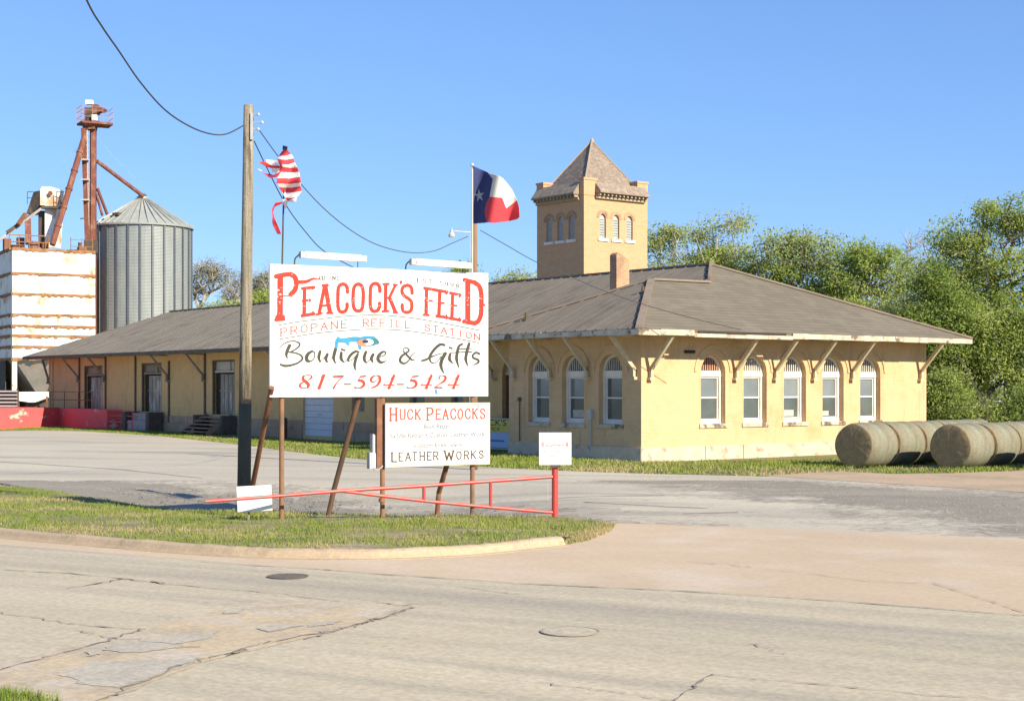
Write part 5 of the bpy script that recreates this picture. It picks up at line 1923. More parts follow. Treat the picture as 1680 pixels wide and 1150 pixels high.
# wear in the red lettering
wr_ = random.Random(4)
for _ in range(230):
    x, y = wr_.uniform(455, 800), wr_.gauss(492, 17)
    j, i = int((y-art.y0)/art.res), int((x-art.x0)/art.res)
    if 0 <= j < art.ny and 0 <= i < art.nx and art.idx[j, i] == RED:
        r_ = wr_.uniform(.25, 1.0)
        i0, i1, j0, j1 = art._win(x-r_, y-r_, x+r_, y+r_)
        X, Y = np.meshgrid(art.gx[i0:i1], art.gy[j0:j1])
        sub = art.idx[j0:j1, i0:i1]
        sub[(np.hypot(X-x, (Y-y)*1.6) < r_) & (sub == RED)] = 0
for x, y, r_ in ((457, 476, 2.2), (460, 483, 2.6), (455, 487, 1.8), (459, 495.5, 1.7), (479, 450, 1.3), (461, 489, 1.2), (483, 468, 1.2), (767, 493, 1.3), (787, 489, 1.5), (768, 500, 1.3), (702, 493, 2.0), (699, 489, 1.2)):
    X, Y = np.meshgrid(art.gx, art.gy)
    hole = (np.hypot(X-x, (Y-y)*1.5) < r_) & (art.idx == RED)
    hole &= (np.sin(X*5.1+Y*3)+np.sin(Y*6.3-X*2.2) > -.6)
    art.idx[hole] = 0
# small dark words above
for ch, x, y in (('C', 524, 457), ('O', 529, 457.5), ('I', 540.5, 457), ('N', 546, 457.2), ('C', 553, 457.5)):
    glyph(art, ch, x, x+(4 if ch != 'I' else 2), y-4.2, y+2.2, BLK, 1.3, .7, .5)
for k_, ch in enumerate('EST'):
    x = 685+k_*9.2
    glyph(art, ch, x, x+5, 456.5+k_*1.1, 463+k_*1.1, BLK, 1.3, .7, .6, slope=.12)
for k_, ch in enumerate('1998'):
    x = 721+k_*9
    glyph(art, ch, x, x+5.2, 461.5+k_*1.4, 468.5+k_*1.4, BLK, 1.3, .7, .6, slope=.15)
# hair lines and the arc of words between them
def arc_y(x, pts):
    return float(np.interp(x, [p[0] for p in pts], [p[1] for p in pts]))
ar1 = spline([(457, 533.5), (485, 528.5), (513, 525), (567, 518.8), (620, 517), (670, 521), (720, 529), (787, 542)], 10)
ar2 = spline([(456, 557), (490, 551.2), (525, 546), (583, 541.2), (620, 540.2), (670, 543), (730, 552), (786, 562.5)], 10)
art.stroke(ar1, 1.25, BLK)
art.stroke(ar2, 1.25, BLK)
def arc_word(word, xa, xb, wch):
    for k_, ch in enumerate(word):
        x = xa+(xb-xa-wch)*k_/(len(word)-1)
        c_ = x+wch/2
        top, bot = arc_y(c_, ar1)+6.6, arc_y(c_, ar2)-4.6
        sl = (arc_y(c_+6, ar2)-arc_y(c_-6, ar2))/12
        glyph(art, ch, x+(2 if ch == 'I' else 0), x+wch-(2 if ch == 'I' else 0), top, bot, PNK, 1.8, 1.45, 1.0, slope=sl)
arc_word('PROPANE', 461, 570, 10)
arc_word('REFILL', 596, 674, 9)
arc_word('STATION', 697, 787, 8.5)
# script
S(a3, [(235, 355), (280, 300), (360, 258), (450, 250), (515, 280), (510, 320), (470, 355), (410, 390), (370, 400)], [6, 10, 12, 14, 20, 20, 18, 16, 10], BLK, True)
S(a3, [(380, 310), (348, 380), (335, 440), (350, 490)], [40, 40, 30, 8], BLK, True)
S(a3, [(370, 402), (450, 410), (530, 440), (556, 490), (500, 545), (410, 578), (320, 590), (255, 570)], [14, 18, 20, 24, 22, 26, 30, 22], BLK, True)
S(a3, [(690, 388), (640, 420), (612, 470), (622, 515), (652, 528)], [24, 40, 46, 42, 24], BLK, True)
S(a3, [(652, 528), (700, 510), (726, 450), (718, 400), (690, 388)], [18, 12, 12, 14, 18], BLK, True)
S(a3, [(800, 392), (782, 470), (800, 535)], [34, 38, 16], BLK, True)
S(a3, [(800, 535), (845, 490), (885, 435)], 8, BLK)
S(a3, [(900, 430), (880, 490), (898, 540)], [34, 40, 14], BLK, True)
S(a3, [(898, 540), (950, 500), (985, 430)], 6, BLK)
S(a3, [(1022, 330), (992, 440), (990, 500), (1015, 558)], [40, 40, 32, 10], BLK, True)
S(a3, [(1095, 362), (1140, 376)], 22, BLK)
S(a3, [(1092, 410), (1090, 490), (1128, 540)], [34, 40, 14], BLK, True)
S(a3, [(1128, 538), (1180, 500)], 8, BLK)
S(a3, [(1335, 400), (1290, 392), (1230, 430), (1190, 490), (1185, 530)], [18, 30, 34, 34, 14], BLK, True)
S(a3, [(1185, 530), (1250, 500), (1320, 420)], 9, BLK)
S(a3, [(1318, 430), (1285, 520), (1276, 590), (1288, 645)], [30, 38, 32, 12], BLK, True)
S(a3, [(1432, 398), (1408, 470), (1416, 520), (1442, 550)], [32, 40, 34, 10], BLK, True)
S(a3, [(1442, 548), (1490, 500), (1525, 440)], 8, BLK)
S(a3, [(1532, 432), (1506, 490), (1530, 545)], [34, 40, 12], BLK, True)
S(a3, [(1610, 470), (1670, 450), (1704, 420), (1690, 396), (1650, 404), (1608, 450), (1598, 500), (1630, 538), (1680, 535), (1706, 520)], [10, 12, 16, 20, 30, 40, 42, 36, 18, 8], BLK, True)
S(a4, [(520, 405), (470, 440), (420, 520), (370, 556), (325, 545), (305, 510), (330, 455), (400, 405), (430, 375), (400, 342), (358, 352), (350, 385), (400, 440), (460, 500), (510, 515)], [6, 12, 16, 22, 30, 32, 30, 24, 18, 12, 12, 12, 26, 24, 6], BLK, True)
S(a4, [(918, 303), (860, 296), (790, 350), (730, 430), (712, 480), (735, 540), (780, 555)], [28, 34, 34, 34, 28, 16, 10], BLK, True)
S(a4, [(780, 555), (830, 520), (870, 460)], 9, BLK)
S(a4, [(605, 518), (660, 505), (720, 475), (790, 445), (870, 420), (935, 418)], [20, 28, 24, 12, 10, 12], BLK, True)
S(a4, [(930, 420), (885, 500), (868, 570), (880, 630), (908, 688)], [40, 44, 42, 32, 10], BLK, True)
S(a4, [(985, 336), (1022, 350)], 20, BLK)
S(a4, [(995, 430), (988, 500), (1030, 553)], [32, 38, 12], BLK, True)
S(a4, [(1165, 290), (1118, 318), (1095, 400), (1086, 500), (1118, 618)], [22, 30, 36, 38, 8], BLK, True)
S(a4, [(1258, 285), (1228, 390), (1212, 500), (1240, 592)], [34, 38, 38, 8], BLK, True)
S(a4, [(1005, 408), (1290, 396)], [10, 14], BLK)
S(a4, [(1110, 360), (1250, 352), (1390, 348)], [14, 12, 4], BLK)
S(a4, [(1400, 425), (1350, 408), (1305, 450), (1325, 485), (1378, 505), (1385, 540), (1320, 578)], [26, 26, 24, 26, 28, 26, 10], BLK, True)
# feather
S(a3, [(1022, 330), (1030, 270), (1050, 210)], [38, 44, 40], CYA)
S(a3, [(1035, 240), (1150, 238), (1270, 222), (1360, 235)], [46, 60, 62, 70], CYA, True)
S(a3, [(1150, 260), (1190, 290)], 34, CYA)
S(a3, [(930, 275), (1010, 262)], 8, CYA)
S(a3, [(1340, 300), (1350, 345)], 40, CYA)
art.ellipse(430+1455/8.4, 530+255/8.4, 155/8.4, 66/8.4, TEA)
S(a3, [(1540, 210), (1595, 270)], 40, TEA)
S(a3, [(1330, 210), (1450, 190), (1540, 195)], 24, CYA)
art.ellipse(430+1415/8.4, 530+272/8.4, 112/8.4, 50/8.4, PEA)
art.ellipse(430+1470/8.4, 530+262/8.4, 66/8.4, 42/8.4, WHT)
art.ellipse(430+1425/8.4, 530+255/8.4, 44/8.4, 24/8.4, NAV)
# telephone number
def fig8(f, x):
    S(f, [(x+60, 735), (x+55, 775), (x+100, 815), (x+130, 850), (x+120, 885)], [26, 36, 40, 40, 26], PHN, True)
    S(f, [(x+60, 735), (x+110, 716), (x+165, 724), (x+172, 750), (x+130, 785)], [14, 8, 14, 22, 8], PHN, True)
    S(f, [(x+75, 805), (x+25, 835), (x+12, 870), (x+50, 896), (x+120, 885)], [8, 22, 28, 10, 12], PHN, True)
fig8(a3, 510)
S(a3, [(850, 722), (785, 895)], 36, PHN)
S(a3, [(812, 740), (850, 722)], 10, PHN)
S(a3, [(755, 897), (820, 897)], 8, PHN)
S(a3, [(985, 738), (1112, 732)], [22, 26], PHN)
S(a3, [(1105, 738), (1030, 820), (985, 895)], [10, 12, 26], PHN)
S(a3, [(1132, 842), (1220, 842)], 17, PHN)
for f, x in ((a3, 1275), (a4, 400)):
    S(f, [(x+82, 738), (x+152, 730)], 20, PHN)
    S(f, [(x+78, 740), (x+48, 790)], 9, PHN)
    S(f, [(x+50, 790), (x+110, 800), (x+130, 845), (x+95, 885), (x+45, 898), (x+5, 888)], [22, 36, 34, 24, 10, 22], PHN, True)
S(a3, [(1565, 722), (1520, 745), (1500, 785), (1530, 815), (1580, 790), (1610, 750)], [8, 26, 32, 14, 8, 8], PHN, True)
S(a3, [(1575, 720), (1622, 740), (1622, 800), (1580, 862), (1510, 893)], [10, 28, 34, 24, 14], PHN, True)
for x in (0, 515, 888):
    S(a4, [(222+x, 725), (152+x, 895)], 32, PHN)
    S(a4, [(78+x, 852), (225+x, 850)], 13, PHN)
    S(a4, [(80+x, 850), (215+x, 730)], 6, PHN)
    S(a4, [(125+x, 897), (180+x, 897)], 7, PHN)
S(a4, [(268, 844), (352, 844)], 17, PHN)
S(a4, [(845, 765), (850, 735), (890, 722), (932, 745), (915, 795), (850, 840), (790, 880)], [20, 14, 10, 30, 30, 12, 8], PHN, True)
S(a4, [(785, 888), (880, 890)], 20, PHN)
S(a4, [(800, 925), (806, 965)], 26, BLU)
S(a4, [(855, 930), (857, 970)], 6, GRY)
art.build('lettering', inks, bb, lambda x, y: on_sign(x, y, .0))

# posts and raking braces of the billboard
def sg(px):
    p = on_sign(px, 700, -.09)
    return Vector((p.x, p.y, 0))
for px, ptop, pb in ((462, 433, .07), (627.5, 440, 0), (775, 450, -.05)):
    p = sg(px)
    m = MB()
    zz = zTL-.1
    m.tube([p+Vector((0, 0, -.15)), p+Vector((0, 0, zz))], .045, 10)
    if px == 627.5:
        m.tube([p+Vector((-.01, -.01, .33)), p+Vector((-.01, -.01, .40))], .06, 10)
    m.build('post', M['rust_post'], bb)
for (a, b_, k_, mm) in (((442, 655), (413, 803), None, 'rust'), ((588, 655), (548, 803), (531, 846), 'dark_post'), ((733, 763), (720, 808), (715, 842), 'rust')):
    m = MB()
    A = on_sign(a[0], a[1], -.15)
    dirb = -SN
    # brace runs back from the board, seen from the road: find depth along -SN for each picture point
    def back(px, py, k0):
        return P(px, py, k0)
    if k_ is None:
        Bp = P(b_[0]-5, 830, 29.3)
        pts = [A+(A-Bp)*.1, Bp+(Bp-A)*.12]
    else:
        kn = P(b_[0], b_[1], A.y+.45)
        Bp = P(k_[0], k_[1], A.y+.55)
        pts = [A+(A-kn)*.12, kn, Vector((Bp.x, Bp.y, -.35))]
    m.tube(pts, .05, 10)
    m.build('brace', M[mm], bb)

# lamps over the board
for (xa, ya, xb, yb, arm) in ((492, 418.5, 600, 425.5, 484), (673.5, 430, 772, 437, 666.5)):
    A = on_sign(xa, ya, .10)
    B_ = on_sign(xb, yb, .10)
    dd = (B_-A).normalized()
    m = MB()
    n = Vector((SN.x, SN.y, 0))
    up = ZV
    sec = [(-.075, 0), (-.06, .055), (0, .075), (.06, .055), (.075, 0), (.05, -.05), (-.05, -.05)]
    m.prism([A+dd*.10+n*a_+up*b_ for a_, b_ in sec], (B_-A)-dd*.2)
    lm = m.build('lamp', M['lamp_white'], bb)
    m = MB()
    m.box(A+n*.05+up*-.05, dd*.098, -n*.1, up*.11)
    m.box(B_+n*.05-dd*.098+up*-.05, dd*.098, -n*.1, up*.11)
    m.build('end_cap', M['grey_box'], lm)
    m = MB()
    base = on_sign(arm-.5, 434 if arm < 500 else 443, -.03)
    pts = [base-Vector((0, 0, .1)), base+Vector((0, 0, .08)), base+Vector((0, 0, .15))+n*.06+dd*.03, A+dd*.02+Vector((0, 0, .03))]
    m.tube([Vector(p) for p in spline([tuple(q) for q in pts], 5)], .014, 6)
    base2 = on_sign(xb-13, 440 if arm < 500 else 449, -.03)
    m.tube([base2, base2+Vector((0, 0, .15)), B_-dd*.25], .008, 5)
    m.build('arm', M['steel_dark'], lm)

# leather shop board lower on the same posts
q = lambda x, y: on_sign(x, y, .03)
lb = on_sign(632.3, 766.5, .03)
lt = on_sign(632.3, 661.5, .03)
rb = on_sign(803.7, 761, .03)
lw = thing('leather_sign', 'lower white framed sign advertising leather works under the billboard', 'sign', Vector(((lb.x+rb.x)/2, (lb.y+rb.y)/2, lb.z)))
Lw = (Vector((rb.x, rb.y, 0))-Vector((lb.x, lb.y, 0))).length
m = MB()
m.box(lb-SN*.004, SD*Lw, -SN*.035, (0, 0, lt.z-lb.z))
m.build('panel', M['sign_white'], lw)
m = MB()
h_ = lt.z-lb.z
fwid = .026
m.box(lb+SN*.004, SD*Lw, -SN*.007, (0, 0, fwid))
m.box(lb+SN*.004+Vector((0, 0, h_-fwid)), SD*Lw, -SN*.007, (0, 0, fwid))
m.box(lb+SN*.004+Vector((0, 0, fwid)), SD*fwid, -SN*.007, (0, 0, h_-2*fwid))
m.box(lb+SN*.004+SD*(Lw-fwid)+Vector((0, 0, fwid)), SD*fwid, -SN*.007, (0, 0, h_-2*fwid))
m.build('frame', M['sign_edge'], lw)
art = Art(632, 660, 804.5, 768)
b5 = lambda x, y: (600+x/7.636, 650+y/7.636)
def word5(seq, ink, th, tn, sf):
    for ch, x0, x1, yt, yb in seq:
        (xa, ya), (xb, yb_) = b5(x0, yt), b5(x1, yb)
        glyph(art, ch, xa, xb, ya, yb_, ink, th, tn, sf, slope=-.01)
word5([('H', 312, 385, 150, 305)], 1, 3.1, 2.4, 1.6)
word5([('P', 775, 842, 145, 298)], 1, 3.1, 2.4, 1.6)
word5([('U', 435, 492, 165, 290), ('C', 528, 588, 165, 288), ('K', 628, 682, 165, 288), ('E', 885, 940, 165, 285), ('A', 972, 1032, 160, 285), ('C', 1068, 1128, 160, 282), ('O', 1158, 1214, 160, 282), ('C', 1252, 1308, 158, 280), ('K', 1345, 1398, 155, 278), ('S', 1440, 1492, 155, 278)], 1, 2.3, 2.1, .9)
art.stroke([b5(1415, 118), b5(1410, 140)], [1.8, .8], 1)
word5([('L', 330, 388, 705, 818), ('W', 990, 1100, 682, 795)], 2, 2.6, 2.2, 1.2)
word5([('E', 420, 465, 705, 808), ('A', 502, 562, 702, 806), ('T', 592, 640, 700, 802), ('H', 682, 735, 698, 800), ('E', 774, 824, 696, 796), ('R', 855, 908, 694, 793), ('O', 1142, 1196, 690, 786), ('R', 1236, 1292, 688, 782), ('K', 1326, 1378, 686, 778), ('S', 1426, 1474, 682, 772)], 2, 1.8, 1.8, .7)
for (p, r_) in (((255, 105), (1545, 100)), ((265, 855), (1530, 812))):
    art.stroke([b5(*p), b5(*r_)], .5, 3)
for x, y in ((910, 98), (590, 848), (910, 832), (262, 355), (262, 612), (1540, 590)):
    art.stroke([b5(x, y), b5(x, y+6)], .8, 3)
art.build('lettering', [M['orange_ink'], M['brown_ink'], M['grey_ink']], lw, lambda x, y: on_sign(x, y, .032))
for txt, x0, x1, yt, yb in (('Boot Repair', 735, 1065, 345, 425), ('Saddle Repair \u2022 Custom Leather Work', 308, 1495, 462, 545), ('Custom Embroidery', 608, 1212, 588, 662)):
    m = MB()
    (xa, ya), (xb, yb_) = b5(x0, yt), b5(x1, yb)
    p0 = on_sign(xa, yb_, .033)
    p1 = on_sign(xb, yb_-.6, .033)
    put_text(m, txt, p0, SD, ZV, SN*0, (p1-p0).length, on_sign(xa, ya, .033).z-p0.z)
    m.build('small_lettering', M['pale_ink'], lw)

# breaker board and meter boxes beside the leather sign
eb = on_sign(625, 760, .02)
ebt = thing('electric_service', 'red brown steel upright with two pale electric boxes left of the leather sign', 'electric boxes', Vector((eb.x, eb.y, eb.z)))
m = MB()
za_, zb_ = on_sign(625, 654, .02).z-.0, on_sign(625, 768, .02).z
m.box(on_sign(618.5, 768, .05)*1.0, SD*.105, -SN*.10, (0, 0, za_-zb_))
m.build('upright', M['rust'], ebt)
for (x0, x1, y0, y1) in ((611.5, 616, 712, 746), (606.5, 616, 742.5, 769)):
    m = MB()
    p0 = on_sign(x0, y1, .06 if x0 < 610 else -.02)
    wd_ = (on_sign(x1, y1, .06)-on_sign(x0, y1, .06)).length
    m.box(p0, SD*wd_, -SN*.12, (0, 0, on_sign(x0, y0, .06).z-on_sign(x0, y1, .06).z))
    bx_ = m.build('meter_box', M['grey_box'], ebt)
    m = MB()
    m.box(p0+SD*wd_*.40+SN*.012+Vector((0, 0, .02)), SD*wd_*.62, -SN*.010, (0, 0, on_sign(x0, y0, .06).z-on_sign(x0, y1, .06).z-.04))
    m.build('cover', M['plastic_white'], bx_)
m = MB()
cpts = [on_sign(612, 769, .0), on_sign(618, 771, .03), on_sign(624, 768, .05), on_sign(628, 764, .05)]
m.tube([Vector(p) for p in spline([tuple(p_) for p_ in cpts], 5)], .012, 6)
m.build('conduit', M['grey_box'], ebt)

# ---------------------------------------------------------------- red swing barrier
gp_ = P(910.5, 844, 28.9)
GP = Vector((gp_.x, gp_.y, 0))
gt = thing('pipe_gate', 'long tapering red pipe swing gate hinged on a red post', 'gate', GP)
tip = P(336, 822.5, 26.2)
m = MB()
zt_ = P(910, 766, 28.9).z
m.tube([GP+Vector((0, 0, -.1)), GP+Vector((0, 0, zt_))], .062, 14)
m.build('post', M['red_paint'], gt)
def gate_pt(px, py):
    k_ = (px-CX)/F
    a, b_ = Vector((GP.x, GP.y-.02, 0)), Vector((tip.x, tip.y, 0))
    d = b_-a
    t = (k_*a.y-a.x)/(d.x-k_*d.y)
    p = a+d*t
    return Vector((p.x, p.y, H+(HY-py)/F*p.y))
J = gate_pt(560, 805)
m = MB()
m.tube([gate_pt(906, 782), gate_pt(700, 796.5), J, gate_pt(450, 814), gate_pt(336, 822.5)], [.034, .034, .034, .03, .03], 10)
m.build('top_rail', M['red_paint'], gt)
m = MB()
m.tube([gate_pt(906, 840.5), gate_pt(805, 832), gate_pt(700, 822), gate_pt(620, 812.5), J], .032, 10)
m.build('lower_rail', M['red_paint'], gt)
for x, y0, y1 in ((695.5, 797, 821), (805, 789.5, 832)):
    m = MB()
    m.tube([gate_pt(x, y0), gate_pt(x, y1)], .032, 10)
    m.build('upright', M['red_paint'], gt)
m = MB()
m.tube([gate_pt(898, 788), gate_pt(898.5, 820)], .006, 5)
m.build('chain', M['grey_box'], gt)

def flat_sign(name, label, cat, x0, x1, y0, y1, Y, yaw, mm, tilt=0.0):
    c = P((x0+x1)/2, y1, Y)
    w_ = (x1-x0)/F*Y/math.cos(yaw)
    h_ = (y1-y0)/F*Y
    d = Vector((math.cos(yaw), math.sin(yaw), 0))
    n = Vector((d.y, -d.x, 0))
    up = (ZV+d*tilt).normalized()
    d2 = (d-up*d.dot(up)).normalized()
    return c, w_, h_, d2, n, up
# little sign on the gate post
c, w_, h_, d, n, up = flat_sign('', '', '', 884.5, 937.5, 709.5, 762.5, 28.78, R(4), None)
gs = thing('gate_sign', 'square white sign with faint red lettering on top of the gate post', 'sign', Vector((c.x, c.y, c.z)))
m = MB()
m.box(c-d*w_/2, d*w_, -n*.012, up*h_)
m.build('panel', M['sign_white'], gs)
m = MB()
px_ = h_/53
def strip(m_, x, y, ww, hh_, mi):
    m_.box(c-d*w_/2+d*x*px_+up*(h_-(y+hh_)*px_)+n*.003, d*ww*px_, -n*.002, up*hh_*px_, mi)
rr = random.Random(3)
put_text(m, 'R', c-d*w_/2+d*4.2*px_+up*(h_-23.5*px_), d, up, n, 4.4*px_, 8*px_, 0)
put_text(m, 'R', c-d*w_/2+d*44*px_+up*(h_-24*px_), d, up, n, 5*px_, 8*px_, 0)
for k_ in range(13):
    strip(m, 11.5+k_*2.35, 20.5-rr.uniform(0, 1.5), 1.4*rr.uniform(.5, 1), 2.6, 1)
for k_ in range(17):
    if rr.random() < .75:
        strip(m, 6+k_*2.5, 28+rr.uniform(0, 1), .9, 2.6*rr.uniform(.5, 1), 2)
strip(m, 5, 34.6, 46, .45, 3)
for k_ in range(13):
    strip(m, 12+k_*2.4, 37, 1.5*rr.uniform(.5, 1), 1.6, 3)
m.build('lettering', [M['orange_ink'], M['orange_ink'], M['grey_ink'], M['pale_ink']], gs)
m = MB()
m.box(c-d*.1-n*.013-up*.05, d*.2, -n*.02, up*.3)
m.build('bracket', M['steel_dark'], gs)

# small blank yard sign by the pole
c, w_, h_, d, n, up = flat_sign('', '', '', 390.5, 446.5, 796.5, 838.5, 27.0, R(6), None, tilt=-.045)
ysn = thing('yard_sign', 'small blank white sign on a stake at the foot of the pole', 'sign', Vector((c.x-.12, c.y, .06)))
m = MB()
m.box(c-d*w_/2, d*w_, -n*.010, up*h_)
m.build('panel', M['sign_white'], ysn)
m = MB()
st0 = P(408, 852, 27.03)
m.box(Vector((st0.x-.02, st0.y, -.05)), (.04, 0, 0), (0, .02, 0), (0, 0, .55))
m.build('stake', M['grey_wood'], ysn)

# ---------------------------------------------------------------- poles, cables, flags
PY_ = 31.35
pb, ptp = P(400, 838, PY_), P(408, 173, PY_)
pole = thing('utility_pole', 'tall weathered wooden utility pole with shadow-coloured foot left of the billboard', 'utility pole', Vector((pb.x, pb.y, 0)))
ax = lambda z: Vector((pb.x+(ptp.x-pb.x)*(z/ptp.z), PY_, z))
m = MB()
m.tube([ax(z) for z in (2.12, 3.5, 5, 6.5, ptp.z)], [.131, .124, .117, .110, .103], 18)
m.build('shaft', M['pole_wood'], pole, smooth=True)
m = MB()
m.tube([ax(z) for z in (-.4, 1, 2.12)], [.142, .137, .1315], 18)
m.build('shadow_base', M['shadow_wood'], pole, smooth=True)  # lower shaft coloured dark where the billboard's shadow falls
m = MB()
za_ = P(0, 203, PY_).z
for zz, L_ in ((P(0, 190, PY_).z, .22), (za_, .30), (P(0, 214, PY_).z, .22)):
    m.tube([ax(zz)+Vector((.08, -.06, 0)), ax(zz)+Vector((L_, -.10, .02))], .012, 6)
    m.lathe(ax(zz)+Vector((L_, -.10, .0)), [(.001, -.03), (.03, -.02), (.035, 0), (.02, .035), (.001, .04)], 8)
m.box(ax(za_)+Vector((.06, -.13, -.35)), (.05, 0, 0), (0, .05, 0), (0, 0, .55))
m.build('insulators', M['grey_box'], pole)

WY = 45.0
wb, wt = P(777, 770, WY), P(778, 366, WY)
wp_ = thing('utility_pole', 'thin brown wooden pole standing behind the right end of the billboard', 'utility pole', Vector((wb.x, wb.y, 0)))
m = MB()
m.tube([Vector((wb.x, WY, -.1)), Vector((wt.x, WY, 3.5)), Vector((wt.x, WY, P(0, 300, WY).z))], [.12, .105, .09], 14)
m.build('shaft', M['brown_pole'], wp_, smooth=True)
m = MB()
m.tube([P(772, 381.5, WY-.1), P(760, 381, WY-.2), P(746, 379.5, WY-.3), P(741, 382, WY-.3)], .025, 6)
m.lathe(P(741, 389, WY-.3), [(.001, 0), (.09, 0), (.10, .06), (.05, .14), (.03, .22), (.001, .22)], 12)
m.tube([P(741, 374, WY-.3), P(741, 383, WY-.3)], .02, 6)
m.build('street_lamp', M['grey_box'], wp_)

def cable(label, pts, r, parent=None, n=8):
    m_ = MB()
    sp = [Vector(p) for p in spline([tuple(p) for p in pts], n)]
    m_.tube(sp, r, 6)
    o_ = tag(m_.build('overhead_cable', M['cable']), label, 'cable')
    return set_origin(o_, sp[0])
def pc(px, py, Y):
    return P(px, py, Y)
def seq(pix, Ya, Yb):
    n = len(pix)
    return [P(x, y, Ya+(Yb-Ya)*i/(n-1)) for i, (x, y) in enumerate(pix)]
cable('thick black cable swooping from the top left sky to the tall pole', seq([(95, -120), (142, 0), (168, 45), (195, 84), (230, 135), (270, 180), (310, 207), (345, 220), (372, 220), (400, 206)], 17, PY_-.12), .014)
cable('thin sagging cable from the tall pole to the brown pole lamp', seq([(424, 212), (455, 255), (490, 298), (530, 341), (570, 374), (610, 398), (650, 411), (685, 415), (715, 411), (740, 400), (768, 388)], PY_, WY), .011)
cable('dark cable dropping from the tall pole behind the billboard', seq([(417, 232), (440, 280), (470, 338), (500, 379), (530, 411), (570, 434), (620, 458)], PY_, 42), .013)
cable('black service cable from the brown pole down over the depot roof', seq([(788, 378), (830, 402), (880, 430), (948, 459), (993, 478), (1064, 502), (1140, 523), (1216, 541)], WY, 48.0), .012)
m = MB()
m.tube([Vector((P(771, 300, WY-.14).x, WY-.14, P(0, 700, WY).z)), P(771, 385, WY-.14)], .012, 6)
m.build('conduit', M['grey_box'], wp_)

def cloth_art(name, layers, mats, Y0, depth, parent=None, res=.5, bounds=None, thick=.006):
    """a flag as a rippled sheet: cells of a grid, coloured by which patch of the pattern they lie in"""
    x0, y0, x1, y1 = bounds
    nx, ny = int((x1-x0)/res)+1, int((y1-y0)/res)+1
    gx = x0+np.arange(nx)*res
    gy = y0+np.arange(ny)*res
    cx_, cy_ = np.meshgrid(gx[:-1]+res/2, gy[:-1]+res/2)
    idx = np.zeros(cx_.shape, int)
    for pts, k_ in layers:
        idx[in_poly(cx_.ravel(), cy_.ravel(), pts).reshape(cx_.shape)] = k_
    used = {}
    vs_, fs, mi = [], [], []
    def vid(i, j):
        if (i, j) not in used:
            used[(i, j)] = len(vs_)
            vs_.append(P(gx[i], gy[j], Y0+depth(gx[i], gy[j])))
        return used[(i, j)]
    for j in range(ny-1):
        for i in range(nx-1):
            if idx[j, i] > 0:
                fs.append((vid(i, j), vid(i, j+1), vid(i+1, j+1), vid(i+1, j)))
                mi.append(idx[j, i]-1)
    n = len(vs_)
    b_ = MB()
    b_.v = [tuple(v) for v in vs_]
    b_.f, b_.m = fs, mi
    o_ = b_.build(name, mats, parent, smooth=True)
    so = o_.modifiers.new('thickness', 'SOLIDIFY')
    so.thickness = thick
    return o_

# striped flag, torn, on its thin mast
fm = sg(462.5)
FY = fm.y-.06
mz0, mz1 = P(0, 436, FY).z, P(0, 246, FY).z
fmo = MB()
fx0, fx1 = P(462.5, 436, FY).x, P(467, 246, FY).x
fmo.tube([Vector((fx0, FY, mz0-.25)), Vector((fx1, FY, mz1))], .016, 8)
fmo.lathe(Vector((fx1, FY, mz1)), [(.001, -.02), (.03, 0), (.03, .03), (.001, .05)], 8)
mast = set_origin(tag(fmo.build('flag_mast', M['steel_dark']), 'thin dark mast rising from the left end of the billboard', 'flagpole'), Vector((fx0, FY, mz0)))
f7 = lambda pts: [(410+x/6.39, 220+y/6.39) for x, y in pts]
RE_ = [(385, 165), (435, 212), (458, 255), (472, 300), (492, 350), (512, 395), (524, 450), (536, 510), (532, 548), (545, 600), (500, 655), (490, 700)]
LE_ = [(350, 165), (300, 232), (285, 265), (320, 320), (335, 345), (330, 400), (285, 462), (278, 520), (305, 560), (340, 612), (368, 668), (395, 706)]
def dn(pts):
    return pts
bands = []
re_, le_ = RE_, LE_
for i in range(11):
    mid0 = ((le_[i][0]*.45+re_[i][0]*.55), (le_[i][1]*.45+re_[i][1]*.55)+10)
    mid1 = ((le_[i+1][0]*.45+re_[i+1][0]*.55), (le_[i+1][1]*.45+re_[i+1][1]*.55)+10)
    bands.append((f7([le_[i], mid0, re_[i], re_[i+1], mid1, le_[i+1]]), 1 if i % 2 == 0 else 2))
lay = [(f7([(345, 120), (395, 135), (392, 168), (340, 165)]), 3),
       (f7([(290, 280), (165, 270), (180, 300), (230, 335), (275, 325), (320, 320)]), 2),
       (f7([(95, 300), (130, 285), (180, 300), (230, 335), (290, 328), (330, 345), (310, 365), (225, 358), (185, 350)]), 1),
       (f7([(225, 358), (310, 362), (335, 380), (290, 412), (230, 400)]), 2),
       (f7([(335, 385), (250, 430), (130, 405), (205, 458), (290, 450), (335, 420)]), 1),
       (f7([(75, 365), (130, 385), (110, 392)]), 2)]+bands+[
       (f7([(285, 262), (300, 262), (345, 340), (330, 395), (305, 390), (318, 345)]), 1),
       (f7([(400, 700), (490, 660), (485, 712), (440, 715)]), 2), (f7([(340, 680), (400, 700), (370, 790), (350, 740)]), 2),
       (f7([(340, 712), (270, 722), (232, 790), (240, 880), (265, 900), (245, 820), (262, 765), (340, 728)]), 1),
       (f7([(236, 880), (262, 890), (300, 980), (328, 1045), (290, 1050), (245, 970), (235, 920)]), 1)]
dep = lambda x, y: .10*math.sin((x-440)*.16+(y-250)*.05)+.05*math.sin((y-250)*.21+1)-.12
fl = cloth_art('striped_flag', lay, [M['flag_red'], M['flag_white'], M['flag_blue']], FY, dep, bounds=(420, 236, 498, 388))
tag(fl, 'tattered red and white striped flag flapping from the thin mast', 'flag')
set_origin(fl, Vector((fx1, FY, mz1)))

